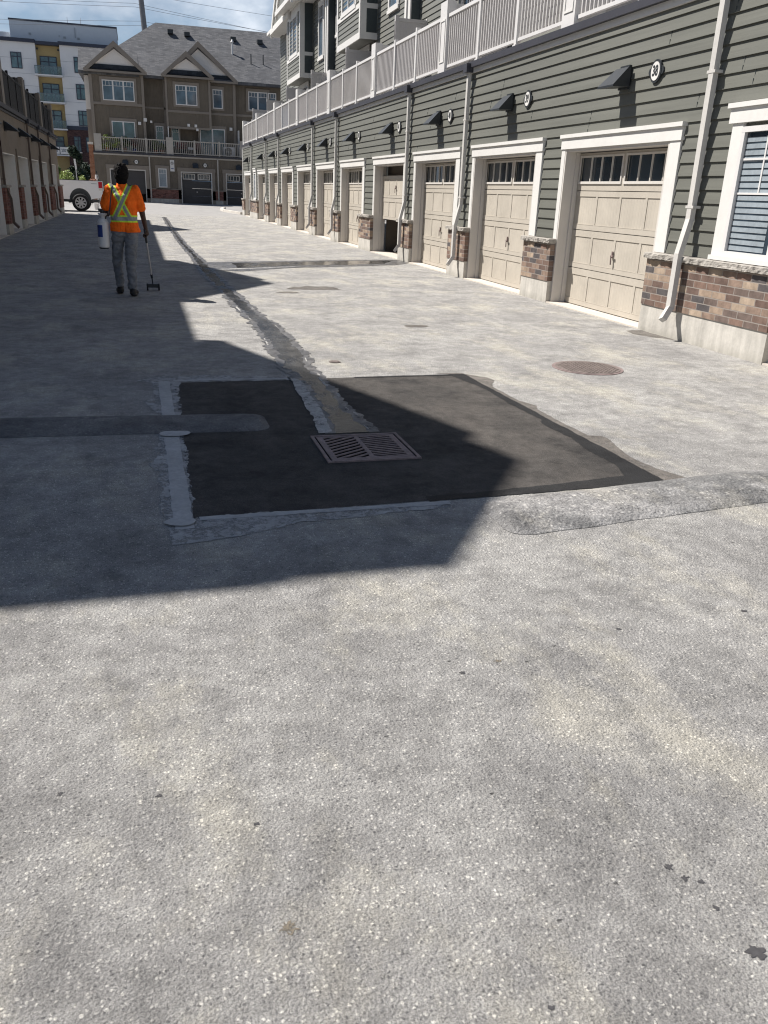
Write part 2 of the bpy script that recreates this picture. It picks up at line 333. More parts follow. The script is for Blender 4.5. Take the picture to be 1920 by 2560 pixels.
# ------------------------------------------------------------------ mesh helpers
class MB:
    def __init__(s): s.v = []; s.f = []
    def q(s, *pts):
        i = len(s.v); s.v += [tuple(p) for p in pts]; s.f.append(tuple(range(i, i + len(pts)))); return s
    def box(s, x0, x1, y0, y1, z0, z1):
        if x0 > x1: x0, x1 = x1, x0
        if y0 > y1: y0, y1 = y1, y0
        if z0 > z1: z0, z1 = z1, z0
        i = len(s.v)
        s.v += [(x0, y0, z0), (x1, y0, z0), (x1, y1, z0), (x0, y1, z0), (x0, y0, z1), (x1, y0, z1), (x1, y1, z1), (x0, y1, z1)]
        for f in ((0, 3, 2, 1), (4, 5, 6, 7), (0, 1, 5, 4), (1, 2, 6, 5), (2, 3, 7, 6), (3, 0, 4, 7)): s.f.append(tuple(i + a for a in f))
        return s
    def prism(s, pts, d):              # pts: planar loop, d: extrusion vector
        n = len(pts); i = len(s.v); d = Vector(d)
        s.v += [tuple(p) for p in pts] + [tuple(Vector(p) + d) for p in pts]
        s.f.append(tuple(range(i, i + n))); s.f.append(tuple(range(i + 2 * n - 1, i + n - 1, -1)))
        for a in range(n):
            b = (a + 1) % n; s.f.append((i + b, i + a, i + n + a, i + n + b))
        return s
    def bar(s, p, q, w, h=None, up=(0, 0, 1)):
        h = h or w; p = Vector(p); q = Vector(q); d = (q - p).normalized(); u = Vector(up)
        a = d.cross(u)
        if a.length < 1e-4: a = d.cross(Vector((1, 0, 0)))
        a.normalize(); b = a.cross(d).normalized(); a *= w / 2; b *= h / 2
        return s.prism([p + a + b, p - a + b, p - a - b, p + a - b], q - p)
    def cyl(s, p, q, r0, r1=None, n=16):
        r1 = r0 if r1 is None else r1; p = Vector(p); q = Vector(q); d = (q - p).normalized()
        a = d.cross(Vector((0, 0, 1)));
        if a.length < 1e-4: a = Vector((1, 0, 0))
        a.normalize(); b = a.cross(d); i = len(s.v)
        for c, r in ((p, r0), (q, r1)):
            for k in range(n):
                t = 2 * math.pi * k / n; s.v.append(tuple(c + (a * math.cos(t) + b * math.sin(t)) * r))
        for k in range(n): s.f.append((i + k, i + (k + 1) % n, i + n + (k + 1) % n, i + n + k))
        s.f.append(tuple(range(i + n - 1, i - 1, -1))); s.f.append(tuple(range(i + n, i + 2 * n)))
        return s
    def path(s, pts, w, h=None, up=(0, 0, 1)):
        for a, b in zip(pts[:-1], pts[1:]): s.bar(a, b, w, h, up)
        return s
    def sheet(s, loop):                # flat polygon on the ground
        i = len(s.v); s.v += [tuple(p) for p in loop]; s.f.append(tuple(range(i, i + len(loop)))); return s
    def build(s, name, mat, parent=None, smooth=False, bevel=0, tri=False):
        me = bpy.data.meshes.new(name)
        off = Vector(parent['_base']) if parent is not None else Vector((0, 0, 0))
        me.from_pydata([tuple(Vector(v) - off) for v in s.v], [], s.f); me.update()
        bm = bmesh.new(); bm.from_mesh(me)
        if bevel:
            bmesh.ops.remove_doubles(bm, verts=bm.verts, dist=1e-5)
            bmesh.ops.bevel(bm, geom=[e for e in bm.edges if e.is_manifold and e.calc_face_angle(0) > .5], offset=bevel, segments=2, affect='EDGES', clamp_overlap=True)
        if tri: bmesh.ops.triangulate(bm, faces=bm.faces)
        bmesh.ops.recalc_face_normals(bm, faces=bm.faces)
        if smooth:
            for f in bm.faces: f.smooth = True
        bm.to_mesh(me); bm.free()
        o = bpy.data.objects.new(name, me); COL.objects.link(o); me.materials.append(M[mat])
        if parent is not None: o.parent = parent; o['_base'] = tuple(off)
        else: o['_base'] = (0.0, 0.0, 0.0)
        return o

def recentre(o):                       # put a top-level mesh's origin at its base
    me = o.data; c = Vector((sum(v.co.x for v in me.vertices), sum(v.co.y for v in me.vertices), 0)) / len(me.vertices)
    c.z = min(v.co.z for v in me.vertices); me.transform(Matrix.Translation(-c)); o.location = c; return o
def tag(o, label, cat, group=None, kind=None):
    o['label'] = label; o['category'] = cat
    if group: o['group'] = group
    if kind: o['kind'] = kind
    return o
def thing(name, loc, label, cat, group=None):
    o = bpy.data.objects.new(name, None); COL.objects.link(o); o.location = loc; o['_base'] = tuple(float(a) for a in loc)
    o.empty_display_size = .1
    return tag(o, label, cat, group)
def struct(o): o['kind'] = 'structure'; return o
def text_mesh(body, size, mat, name, parent, mw, extrude=.003):
    cu = bpy.data.curves.new(name, 'FONT'); cu.body = body; cu.size = size; cu.align_x = 'CENTER'; cu.align_y = 'CENTER'; cu.extrude = extrude; cu.offset = size * .022
    cu.resolution_u = 3
    o = bpy.data.objects.new(name, cu); COL.objects.link(o); bpy.context.view_layer.update()
    me = bpy.data.meshes.new_from_object(o.evaluated_get(bpy.context.evaluated_depsgraph_get()))
    bpy.data.objects.remove(o); bpy.data.curves.remove(cu)
    me.transform(mw)
    me.transform(Matrix.Translation(-Vector(parent['_base'])))
    n = bpy.data.objects.new(name, me); COL.objects.link(n); me.materials.clear(); me.materials.append(M[mat]); n.parent = parent
    n['_base'] = tuple(parent['_base'])
    return n

# ------------------------------------------------------------------ ground
def gz(x, y):
    if y < 52: return 0.0
    t = min(1, (y - 52) / 13); return .33 * t * t * (3 - 2 * t)
def grid(name, mat, xs, ys, dz=0):
    mb = MB(); nx = len(xs)
    for y in ys:
        for x in xs: mb.v.append((x, y, gz(x, y) + dz))
    for j in range(len(ys) - 1):
        for i in range(nx - 1): a = j * nx + i; mb.f.append((a, a + 1, a + nx + 1, a + nx))
    return mb.build(name, mat)
struct(grid('ground', 'road', [-900, -300, -100, -40, 0, 40, 100, 300, 900], [-300, -60, 0, 52, 54, 56, 58, 60, 62, 64, 66, 90, 200, 900], -.012))
struct(grid('lane', 'asphalt', [-3.62, -2, 0, 2, 4, 6.32], [-8, 0, 10, 20, 30, 40, 50], 0))
struct(grid('road', 'road', [-40, -20, -3.62, 0, 4, 6.32, 20, 40], [50, 52, 54, 56, 58, 60, 62, 64, 66.3], 0))
def jag(pts, amp, step, closed=True, seed=0):
    out_ = []; rnd = random.Random(seed); n = len(pts)
    for i in range(n if closed else n - 1):
        a = Vector((*pts[i], 0)); b = Vector((*pts[(i + 1) % n], 0)); d = b - a; m = max(1, int(d.length / step)); nn = Vector((-d.y, d.x, 0)).normalized()
        for j in range(m):
            p = a + d * j / m
            k = .6 * noise.noise(Vector((p.x * 3.1, p.y * 3.1, seed))) + .65 * noise.noise(Vector((p.x * 11, p.y * 11, seed + 5))) + .5 * noise.noise(Vector((p.x * 37, p.y * 37, seed + 9)))
            p = p + nn * k * amp * (0 if j == 0 and not closed else 1); out_.append((p.x, p.y))
    if not closed: out_.append(pts[-1])
    return out_
def sheet(name, mat, pts, z, amp=0, step=.05, seed=0, kind=True):
    if amp: pts = jag(pts, amp, step, True, seed)
    o = MB().sheet([(x, y, z * .45) for x, y in pts]).build(name, mat, tri=True)
    # make faces look up
    for p in o.data.polygons:
        if p.normal.z < 0: o.data.flip_normals(); break
    return struct(o) if kind else o
# square repair of new asphalt around the drain
sheet('asphalt_patch', 'patch', [(.20, 6.93), (2.80, 7.04), (2.90, 3.94), (.17, 3.85)], .004)
sheet('damp_path_edge', 'damp', [(2.88, 3.92), (3.28, 3.90), (3.08, 3.98), (2.98, 4.20), (2.96, 4.5), (3.03, 4.86), (3.02, 4.92), (2.93, 4.95), (2.91, 5.4), (2.90, 5.7), (2.95, 5.8), (2.88, 6.0), (2.86, 6.5), (2.98, 6.75), (2.97, 6.85), (2.84, 7.0), (2.80, 7.10), (2.55, 7.10), (2.72, 7.03), (2.80, 6.9)], .003, .014, .02, 3)
sheet('wet_path_edge', 'patch_wet', [(2.90, 3.94), (2.80, 7.04), (1.75, 7.0), (1.75, 6.96), (2.66, 6.98), (2.70, 6.7), (2.76, 6.4), (2.75, 5.9), (2.79, 5.4), (2.74, 5.3), (2.78, 4.9), (2.74, 4.6), (2.77, 4.3), (2.70, 4.1), (2.45, 4.06), (2.15, 4.02), (1.75, 3.97), (1.4, 3.95), (1.4, 3.875)], .008, .014, .02, 4)
sheet('seal_path_left', 'seal', [(-.12, 7.02), (.08, 7.22), (.5, 7.2), (1.19, 7.07), (1.19, 6.94), (.24, 6.94), (.21, 5.94), (.20, 5.36), (.175, 3.86), (1.5, 3.88), (1.5, 3.78), (1.1, 3.74), (.66, 3.70), (.35, 3.58), (.06, 3.54), (.03, 3.95), (.02, 4.6), (-.03, 4.75), (.03, 4.9), (.03, 5.9), (-.04, 6.3), (.04, 6.45), (.03, 6.95)], .0065, .028, .016, 8)
for nm, x0, x1, y0, y1, zz in (('seal_path_band', .075, .165, 3.72, 6.98, .0095), ('seal_path_band', .2, 1.5, 3.815, 3.862, .0095), ('seal_path_band', .2, 1.16, 6.985, 7.03, .0095)):
    sheet(nm, 'seal_solid', [(x0, y0), (x1, y0), (x1, y1), (x0, y1)], zz, .010, .03, 2)
# slightly raised trench reinstatements with rounded ends
def mound(name, mat, x0, x1, ya0, ya1, yb0, yb1, h, round_at):
    mb = MB(); nx = 260; ny = 18
    for i in range(nx + 1):
        t = i / nx; x = x0 + (x1 - x0) * t; a = ya0 + (ya1 - ya0) * t; b = yb0 + (yb1 - yb0) * t
        e = (x - x0) / .16 if round_at == 0 else (x1 - x) / .16
        e = min(1, max(0, e)); sq = math.sqrt(max(0, 1 - (1 - e) ** 2)); c = (a + b) / 2; w = abs(b - a) / 2 * (.55 + .45 * sq)
        for j in range(ny + 1):
            s_ = -1 + 2 * j / ny; wob = .012 * noise.noise(Vector((x * 4, s_, 2)))
            prof = max(0, 1 - abs(s_) ** 3.2) * min(1, e * 3 + .0)
            mb.v.append((x, c + s_ * w + wob * abs(s_), .0022 + h * prof + (.005 * noise.noise(Vector((x * 7, s_ * 3, 1))) + .003 * noise.noise(Vector((x * 21, s_ * 7, 1)))) * prof))
    for i in range(nx):
        for j in range(ny): q = i * (ny + 1) + j; mb.f.append((q, q + ny + 1, q + ny + 2, q + 1))
    return struct(mb.build(name, mat, smooth=True))
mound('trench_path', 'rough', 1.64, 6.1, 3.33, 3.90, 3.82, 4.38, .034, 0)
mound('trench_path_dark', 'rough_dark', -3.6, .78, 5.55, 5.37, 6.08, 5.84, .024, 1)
for nm, cx_, cy_, r in (('seal_blob_path', .10, 3.80, .07), ('seal_blob_path', .14, 5.37, .09)):
    sheet(nm, 'seal_solid', [(cx_ + r * math.cos(t) * 1.1, cy_ + r * .8 * math.sin(t)) for t in [i * math.pi / 12 for i in range(24)]], .024, .015, .02, 6)
# small dark oil spots
rnd = random.Random(11)
for i, (cx_, cy_, r) in enumerate([(3.26, 9.9, .10), (2.9, 12.2, .0), (2.75, 14.0, .3), (2.2, 13.4, .12)]):
    if r: sheet('oil_stain_ground', 'damp', [(cx_ + 1.5 * r * math.cos(t), cy_ + r * math.sin(t)) for t in [i * math.pi / 10 for i in range(20)]], .0035, r * .5, .05, i)
M['spot'] = mk('dark_spot', (.06, .058, .06), .9, .3, 60); M['brown_spot'] = mk('brown_spot', (.17, .145, .11), .9, .3, 60); speckle('brown_spot', 60, .42, .52)
def px(u, v):
    d = Vector(((u - 960), (v - 1280), 2056)); w_ = Vector((mr[0].dot(d), mr[1].dot(d), mr[2].dot(d))); t = -1.52 / w_.z; return w_.x * t, w_.y * t
for i, (u, v, r, mt) in enumerate(((1889, 2380, .026, 'spot'), (1672, 2168, .014, 'spot'), (1712, 2196, .012, 'spot'), (1752, 2204, .011, 'spot'), (1790, 2270, .011, 'spot'), (1155, 1683, .012, 'spot'), (1243, 1653, .016, 'brown_spot'), (720, 2318, .030, 'brown_spot'), (1860, 1528, .018, 'spot'), (1546, 1573, .014, 'spot'), (398, 1990, .010, 'spot'), (150, 1985, .010, 'spot'), (1378, 2520, .010, 'spot'), (640, 2060, .010, 'spot'))):
    cx_, cy_ = px(u, v); q_ = random.Random(i); r *= .75; sheet('oil_stain_ground', mt, [(cx_ + 1.3 * r * f_ * math.cos(t), cy_ + r * f_ * math.sin(t)) for t, f_ in [(j * math.pi / 11, q_.uniform(.35, 1.15)) for j in range(22)]], .0035)
sheet('damp_stain_ground', 'damp', [(6.2, 8.7), (6.2, 9.5), (5.95, 9.45), (5.9, 9.2), (6.02, 8.95)], .003, .05, .06, 4)

# running water down the lane to the drain
LE = [(1.24, 46.2), (1.19, 40), (1.14, 34.4), (1.13, 30), (1.10, 24.8), (1.15, 20.5), (1.13, 18.6), (1.10, 17), (1.13, 15.3), (1.17, 13.7), (1.22, 11.8), (1.25, 10.7), (1.27, 10.1), (1.26, 9.1), (1.22, 8.1), (1.20, 7.4), (1.26, 7.0), (1.26, 6.6), (1.24, 6.1), (1.20, 5.6), (1.16, 5.24)]
RE = [(1.36, 46.2), (1.32, 40), (1.26, 34.4), (1.25, 30), (1.24, 24.8), (1.29, 20.5), (1.34, 18.6), (1.36, 17), (1.36, 15.3), (1.38, 13.7), (1.42, 11.8), (1.44, 10.7), (1.52, 10.1), (1.53, 9.1), (1.50, 8.1), (1.43, 7.4), (1.44, 7.0), (1.44, 6.6), (1.43, 6.1), (1.43, 5.6), (1.46, 5.24)]
def band(name, mat, le, re, z, w, amp, seed, step=.09):
    a = jag([(x - w, y) for x, y in le], amp, step, False, seed); b = jag([(x + w, y) for x, y in re], amp, step, False, seed + 9)
    return sheet(name, mat, a + b[::-1], z)
band('wet_ground_stream', 'wet', LE, RE, .0105, .045, .07, 1, .04)
band('water_stream', 'water', LE, RE, .0125, -.030, .06, 2, .05)
rr_ = random.Random(31)
for sd_, A in ((-1, LE), (1, RE)):
    B = [Vector((x, y, 0)) for x, y in A]
    for _ in range(17):
        i = rr_.randrange(7, len(B) - 1); f0 = rr_.uniform(0, .6); f1 = f0 + rr_.uniform(.25, .5); w_ = rr_.uniform(.006, .022) * (1.6 if i > 15 else 1)
        p = B[i].lerp(B[i + 1], f0); q = B[i].lerp(B[i + 1], min(f1, 1)); o_ = rr_.uniform(-.02, .035) * sd_
        loop = [(p.x + o_, p.y), (p.lerp(q, .5).x + o_ - w_ / 2, p.lerp(q, .5).y), (q.x + o_, q.y), (p.lerp(q, .5).x + o_ + w_ / 2, p.lerp(q, .5).y)]
        sheet('pale_residue_path', 'residue', loop, .0145 + .0002 * _, w_ * .9, .03, _)
sheet('pale_residue_path', 'residue', [(1.17, 7.05), (1.26, 6.9), (1.24, 6.3), (1.22, 5.7), (1.17, 5.25), (1.08, 5.25), (1.12, 5.7), (1.14, 6.3), (1.17, 6.8)], .0150, .02, .03, 77)
# shallow wet band across the lane to the downspout
sheet('wet_ground_band', 'wet', [(1.30, 18.9), (3.0, 19.5), (5.2, 20.35), (6.2, 20.55), (6.2, 19.6), (5.7, 19.0), (4.6, 18.5), (3.0, 17.8), (1.9, 16.9), (1.4, 17.1)], .0115, .05, .12, 5)
sheet('water_band', 'water', [(1.9, 18.8), (3.0, 19.2), (5.1, 20.05), (5.95, 20.2), (5.5, 19.3), (4.6, 18.85), (3.0, 18.3), (1.9, 17.6)], .0135, .05, .12, 6)
sheet('pale_residue_path', 'residue', [(1.38, 17.25), (2.2, 17.6), (3.2, 18.15), (3.2, 18.10), (2.2, 17.5), (1.38, 17.12)], .0145, .03, .1, 7)

# ------------------------------------------------------------------ drain grate, manhole, valve cap
def clip(poly, x0, x1, y0, y1):
    def c(pl, f):
        o_ = []
        for i in range(len(pl)):
            a, b = pl[i - 1], pl[i]; fa, fb = f(a), f(b)
            if (fa >= 0) != (fb >= 0): t = fa / (fa - fb); o_.append((a[0] + (b[0] - a[0]) * t, a[1] + (b[1] - a[1]) * t))
            if fb >= 0: o_.append(b)
        return o_
    for f in (lambda p: p[0] - x0, lambda p: x1 - p[0], lambda p: p[1] - y0, lambda p: y1 - p[1]):
        if poly: poly = c(poly, f)
    return poly
gx0, gx1, gy0, gy1 = 1.025, 1.575, 4.625, 5.155; gc = (gx0 + gx1) / 2
dg = thing('drain_grate', (gc, 4.89, .0), 'square iron storm drain grate with herringbone slots in the dark patch', 'drain grate')
MB().box(gx0, gx1, gy0, gy1, .0045, .0055).build('pit', 'pit', dg)  # flat black plate: the darkness of the drain is painted, no hole below
fr = MB()
for a in ((gx0 - .02, gx1 + .02, gy0 - .02, gy0), (gx0 - .02, gx1 + .02, gy1, gy1 + .02), (gx0 - .02, gx0, gy0, gy1), (gx1, gx1 + .02, gy0, gy1)): fr.box(*a, .003, .013)
fr.build('frame', 'iron', dg)
gr = MB(); b_ = .045
for a in ((gx0 + .012, gx1 - .012, gy0 + .004, gy0 + b_), (gx0 + .012, gx1 - .012, gy1 - b_ * .7, gy1 - .012), (gx0 + .012, gx0 + .05, gy0 + b_, gy1 - b_ * .7), (gx1 - .05, gx1 - .012, gy0 + b_, gy1 - b_ * .7), (gc - .014, gc + .014, gy0 + b_, gy1 - b_ * .7)):
    gr.box(*a, .0057, .0115)
for sgn in (-1, 1):
    xa, xb = (gx0 + .05, gc - .014) if sgn < 0 else (gc + .014, gx1 - .05)
    for k_ in range(-9, 16):
        yb = gy0 + k_ * .056; s0 = .62 * sgn * -1
        yy = lambda x, o_: yb + o_ + (x - gc) * s0 * -1 * -1
        poly = [(xa, yy(xa, 0)), (xb, yy(xb, 0)), (xb, yy(xb, .021)), (xa, yy(xa, .021))]
        poly = clip(poly, xa, xb, gy0 + b_, gy1 - b_ * .7)
        if len(poly) > 2: gr.prism([(x, y, .0057) for x, y in poly], (0, 0, .0057))
gr.build('grate', 'iron', dg)
mh = thing('manhole_cover', (4.16, 7.2, 0), 'round rusty manhole cover with waffle pattern flush in the sunny lane', 'manhole')
MB().cyl((4.16, 7.2, .001), (4.16, 7.2, .006), .345, n=48).build('ring', 'iron', mh)
MB().cyl((4.16, 7.2, .006), (4.16, 7.2, .010), .315, n=48).build('lid', 'rust_iron', mh)
wf = MB()
for i in range(-8, 9):
    for j in range(-8, 9):
        if math.hypot(i * .042, j * .042) < .29: wf.box(4.16 + i * .042 - .014, 4.16 + i * .042 + .014, 7.2 + j * .042 - .014, 7.2 + j * .042 + .014, .0102, .015)
wf.build('waffle_pattern', 'rust_iron', mh)
o = MB().cyl((1.73, 7.7, .001), (1.73, 7.7, .008), .055, n=24).cyl((1.73, 7.7, .008), (1.73, 7.7, .012), .04, n=24).build('valve_cap', 'rust_iron')
tag(recentre(o), 'small round brown valve cap just beyond the dark patch', 'valve cap')

# ------------------------------------------------------------------ shared house pieces
def laps(mb, Xf, sgn, segs, z0, z1, phase, pitch=.147, butt=.019):
    """horizontal lap siding: Xf wall plane, sgn = outward direction on x; segs list of (ya, yb)"""
    k0 = math.floor((z0 - phase) / pitch + 1e-6); z = phase + k0 * pitch
    while z < z1 - 1e-4:
        a = max(z, z0); b = min(z + pitch, z1); f = lambda q: butt * (1 - (q - z) / pitch)
        for ya, yb in segs:
            m = z + pitch * .62
            fa, fb = f(a) + .004, f(b) + .002
            X0 = Xf + sgn * fa; X1 = Xf + sgn * fb
            mb.q((X0, ya, a), (X0, yb, a), (X1, yb, b), (X1, ya, b))
            mb.q((Xf, ya, a), (Xf, yb, a), (X0, yb, a), (X0, ya, a))
            mb.q((Xf, ya, a), (X0, ya, a), (X1, ya, b), (Xf, ya, b)); mb.q((Xf, yb, a), (X0, yb, a), (X1, yb, b), (Xf, yb, b))
        z += pitch
    return mb

def window(parent, Xf, sgn, y0, y1, z0, z1, mull=1, grid_top=True, frame='vinyl', pane='sky_glass', trim=None, tw=.12, blind=False, sill=.06):
    """window facing +-x at plane Xf"""
    s = sgn
    w = MB(); fw = .055
    w.box(Xf, Xf + s * .05, y0, y1, z0, z0 + fw).box(Xf, Xf + s * .05, y0, y1, z1 - fw, z1)
    w.box(Xf, Xf + s * .049, y0, y0 + fw, z0 + fw, z1 - fw).box(Xf, Xf + s * .049, y1 - fw, y1, z0 + fw, z1 - fw)
    for i in range(1, mull + 1):
        ym = y0 + (y1 - y0) * i / (mull + 1); w.box(Xf, Xf + s * .048, ym - .035, ym + .035, z0 + fw, z1 - fw)
    if grid_top:
        zz = z1 - (z1 - z0) * .24; w.box(Xf + s * .014, Xf + s * .022, y0 + fw, y1 - fw, zz - .012, zz + .012)
        n = 3 * (mull + 1)
        for i in range(1, n):
            if i % 3 == 0: continue
            ym = y0 + (y1 - y0) * i / n; w.box(Xf + s * .014, Xf + s * .021, ym - .01, ym + .01, zz + .012, z1 - fw)
    wo = w.build('window', frame, parent)
    MB().box(Xf - s * .02, Xf + s * .010, y0 + .02, y1 - .02, z0 + .02, z1 - .02).build('pane', pane, wo)
    if trim:
        t = MB(); t.box(Xf, Xf + s * .035, y0 - tw, y0 - .001, z0 - .001, z1).box(Xf, Xf + s * .035, y1 + .001, y1 + tw, z0 - .001, z1)
        t.box(Xf, Xf + s * .045, y0 - tw - .03, y1 + tw + .03, z1 + .001, z1 + .16).box(Xf, Xf + s * .06, y0 - tw - .02, y1 + tw + .02, z0 - sill - .04, z0 - .002)
        t.build('trim', trim, wo)
    return wo

def wall_lamp(x, y, z, s, label, group, w=.40, pr=.29):
    """black wedge hood on a plate; s = outward x direction"""
    t = thing('wall_lamp', (x, y, z), label, 'wall lamp', group)
    MB().box(x, x + s * .035, y - w * .28, y + w * .28, z - .15, z + .13).build('back_plate', 'black', t)
    prof = [(x + s * .036, z + .10), (x + s * .07, z + .10), (x + s * pr, z - .12), (x + s * pr, z - .145), (x + s * .036, z - .125)]
    mb = MB(); a = w * .5; b = w * .40
    i = len(mb.v)
    for (px, pz), hw in zip(prof, (b, b, a, a, b)):
        mb.v.append((px, y - hw, pz)); mb.v.append((px, y + hw, pz))
    n = len(prof)
    for k_ in range(n):
        c = (k_ + 1) % n; mb.f.append((2 * k_, 2 * c, 2 * c + 1, 2 * k_ + 1))
    mb.f.append(tuple(range(0, 2 * n, 2))); mb.f.append(tuple(range(2 * n - 1, 0, -2)))
    mb.build('hood', 'black', t)
    return t

def number_sign(x, y, z, s, txt, label, group, ax='x', sc=1.0):
    t = thing('house_number_plaque', (x, y, z), label, 'house number', group)
    def P(u, v, d):      # u along wall to viewer's right, v up, d outward
        if ax == 'x': return (x + s * d, y + s * u * 1.0, z + v)
        return (x + u, y - d, z + v)
    def disc(r0, r1, d0, d1, n=28):
        mb = MB(); lo = [P(r0 * math.cos(2 * math.pi * k_ / n), r1 * math.sin(2 * math.pi * k_ / n), d0) for k_ in range(n)]
        mb.prism(lo, Vector(P(0, 0, d1)) - Vector(P(0, 0, d0))); return mb
    b = disc(.118 * sc, .132 * sc, .0, .022)
    for e in (-1, 1): b.prism([P(e * .09 * sc, .06 * sc, 0), P(e * .15 * sc, .035 * sc, 0), P(e * .165 * sc, 0, 0), P(e * .15 * sc, -.035 * sc, 0), P(e * .09 * sc, -.06 * sc, 0)], Vector(P(0, 0, .016)) - Vector(P(0, 0, 0)))
    b.build('surround', 'black', t)
    disc(.092 * sc, .105 * sc, .0225, .028).build('face', 'white', t)
    if ax == 'x': mw = Matrix(((0, 0, s, x + s * .030), (s, 0, 0, y), (0, 1, 0, z), (0, 0, 0, 1)))
    else: mw = Matrix(((1, 0, 0, x), (0, 0, -1, y - .030), (0, 1, 0, z), (0, 0, 0, 1)))
    mw = mw @ Matrix.Diagonal((.82, 1.1, 1, 1))
    text_mesh(txt, .148 * sc if len(txt) < 3 else .10 * sc, 'black', 'number', t, mw, .002)
    return t
# facing -x wall: viewer's right is -y, so s=-1 gives u -> -y

def garage_door(parent, Xd, s, yL, yR, raise_=0.0, panel='door', rail='door_rail', glass='glass'):
    """yL far edge, yR near edge; s outward"""
    F = lambda d: Xd + s * d
    base = MB(); trim = MB()
    secs = [(.03, .565), (.575, 1.12), (1.13, 1.675), (1.685, 2.20)]
    pan = [(.11, .47), (.65, 1.03), (1.21, 1.60)]
    if raise_:
        secs = [(a + raise_, min(b + raise_, 2.02)) for a, b in secs if a + raise_ < 1.95]; pan = [(a + raise_, b + raise_) for a, b in pan if b + raise_ < 2.0]
    W_ = yL - yR; n = 4; gp = .055; pw = (W_ - .06 - gp * (n - 1)) / n
    for i, (a, b) in enumerate(secs):
        if i == 3 and not raise_: continue
        base.box(F(-.04), F(0), yR, yL, a, b)
    do = base.build('garage_door', panel, parent)
    for i, (a, b) in enumerate(secs[:3]):
        if i >= len(pan): 
            trim.box(F(.0005), F(.008), yR, yL, a + .001, b - .001); continue
        p0, p1 = pan[i]
        trim.box(F(.0005), F(.008), yR, yL, a, p0).box(F(.0005), F(.008), yR, yL, p1, b)
        ys = [yL]; y = yL - .03
        cuts = []
        for j in range(n): cuts.append((y, y - pw)); y -= pw + gp
        prev = yL
        for (c0, c1) in cuts: trim.box(F(.0005), F(.008), c0, prev, p0 + .0005, p1 - .0005); prev = c1
        trim.box(F(.0005), F(.008), yR, prev, p0 + .0005, p1 - .0005)
        for (c0, c1) in cuts: trim.box(F(.008), F(.0105), c1 - .006, c0 + .006, p0 - .008, p0 - .001).box(F(.008), F(.0105), c1 - .006, c0 + .006, p1 + .001, p1 + .008)
    trim.build('door_rails', rail, do)
    if not raise_:
        tp = MB(); g = MB(); mu = MB()
        z0, z1 = 1.685, 2.20; w0, w1 = 1.81, 2.14; yc = (yL + yR) / 2
        ww = [(yL - .08, yc + .06), (yc - .06, yR + .08)]
        tp.box(F(-.04), F(.006), yR, yL, z0, w0).box(F(-.04), F(.006), yR, yL, w1, z1)
        tp.box(F(-.04), F(.0055), ww[0][0], yL, w0, w1).box(F(-.04), F(.0055), ww[1][0], ww[0][1], w0, w1).box(F(-.04), F(.0055), yR, ww[1][1], w0, w1)
        tp.build('window_section', rail, do)
        for a, b in ww:
            g.box(F(-.03), F(-.02), b, a, w0, w1)
            fr_ = MB().box(F(.006), F(.022), b - .03, a + .03, w0 - .035, w0).box(F(.006), F(.022), b - .03, a + .03, w1, w1 + .025).box(F(-.01), F(.020), a, a + .028, w0, w1).box(F(-.01), F(.020), b - .028, b, w0, w1)
            for j in range(1, 4): ym = a + (b - a) * j / 4; fr_.box(F(-.018), F(.004), ym - .008, ym + .008, w0, w1)
            fr_.build('window_frame', 'jamb', do)
        g.build('pane', glass, do)
    hy = (yL + yR) / 2; hz = .81 + raise_
    MB().box(F(.013), F(.03), hy - .012, hy + .012, hz - .02, hz + .07).box(F(.03), F(.045), hy - .05, hy + .008, hz - .005, hz + .018).bar((F(.040), hy, hz + .01), (F(.045), hy - .02, hz - .11), .016).build('handle', 'iron', do)
    return do

def pier(parent, Xf, s, y0, y1, zc=.965, zb=.33, brick='brick', thick=.12, zf=-.05):
    """brick pier on a concrete footing under a stone cap; the wall plane is Xf"""
    p = MB().box(Xf, Xf + s * thick, y0, y1, zb, zc - .075).build('brick_pier', brick, parent)
    c = MB(); Xo = Xf + s * (thick + .05); ya, yb = y0 - .02, y1 + .02; n = max(3, int((yb - ya) / .03)); m = 5
    N3 = lambda p: noise.noise(Vector(p) * 14) * .016 + noise.noise(Vector(p) * 37) * .010
    for i in range(n + 1):
        y = ya + (yb - ya) * i / n; endy = (i == 0) - (i == n)
        pr = [(Xf, zc)] + [(Xo - s * .012, zc)] + [(Xo, zc - .075 * (j + .4) / m) for j in range(m)] + [(Xf, zc - .075)]
        for j, (px, pz) in enumerate(pr):
            q = (px, y, pz); inn = 0 < j < len(pr) - 1
            c.v.append((px + (s * N3(q) if inn else 0), y + (endy * abs(N3((pz * 3, px, y))) if inn else 0), pz + (N3((y, px, pz)) * .4 if inn else 0)))
    k_ = m + 3
    for i in range(n):
        for j in range(k_ - 1): q = i * k_ + j; c.f.append((q, q + 1, q + k_ + 1, q + k_))
    c.f.append(tuple(range(k_))); c.f.append(tuple(range(n * k_ + k_ - 1, n * k_ - 1, -1)))
    c.build('stone_cap', 'stone', p)
    MB().box(Xf, Xf + s * (thick - .012), y0, y1, zf, zb).build('footing', 'concrete', p)
    return p

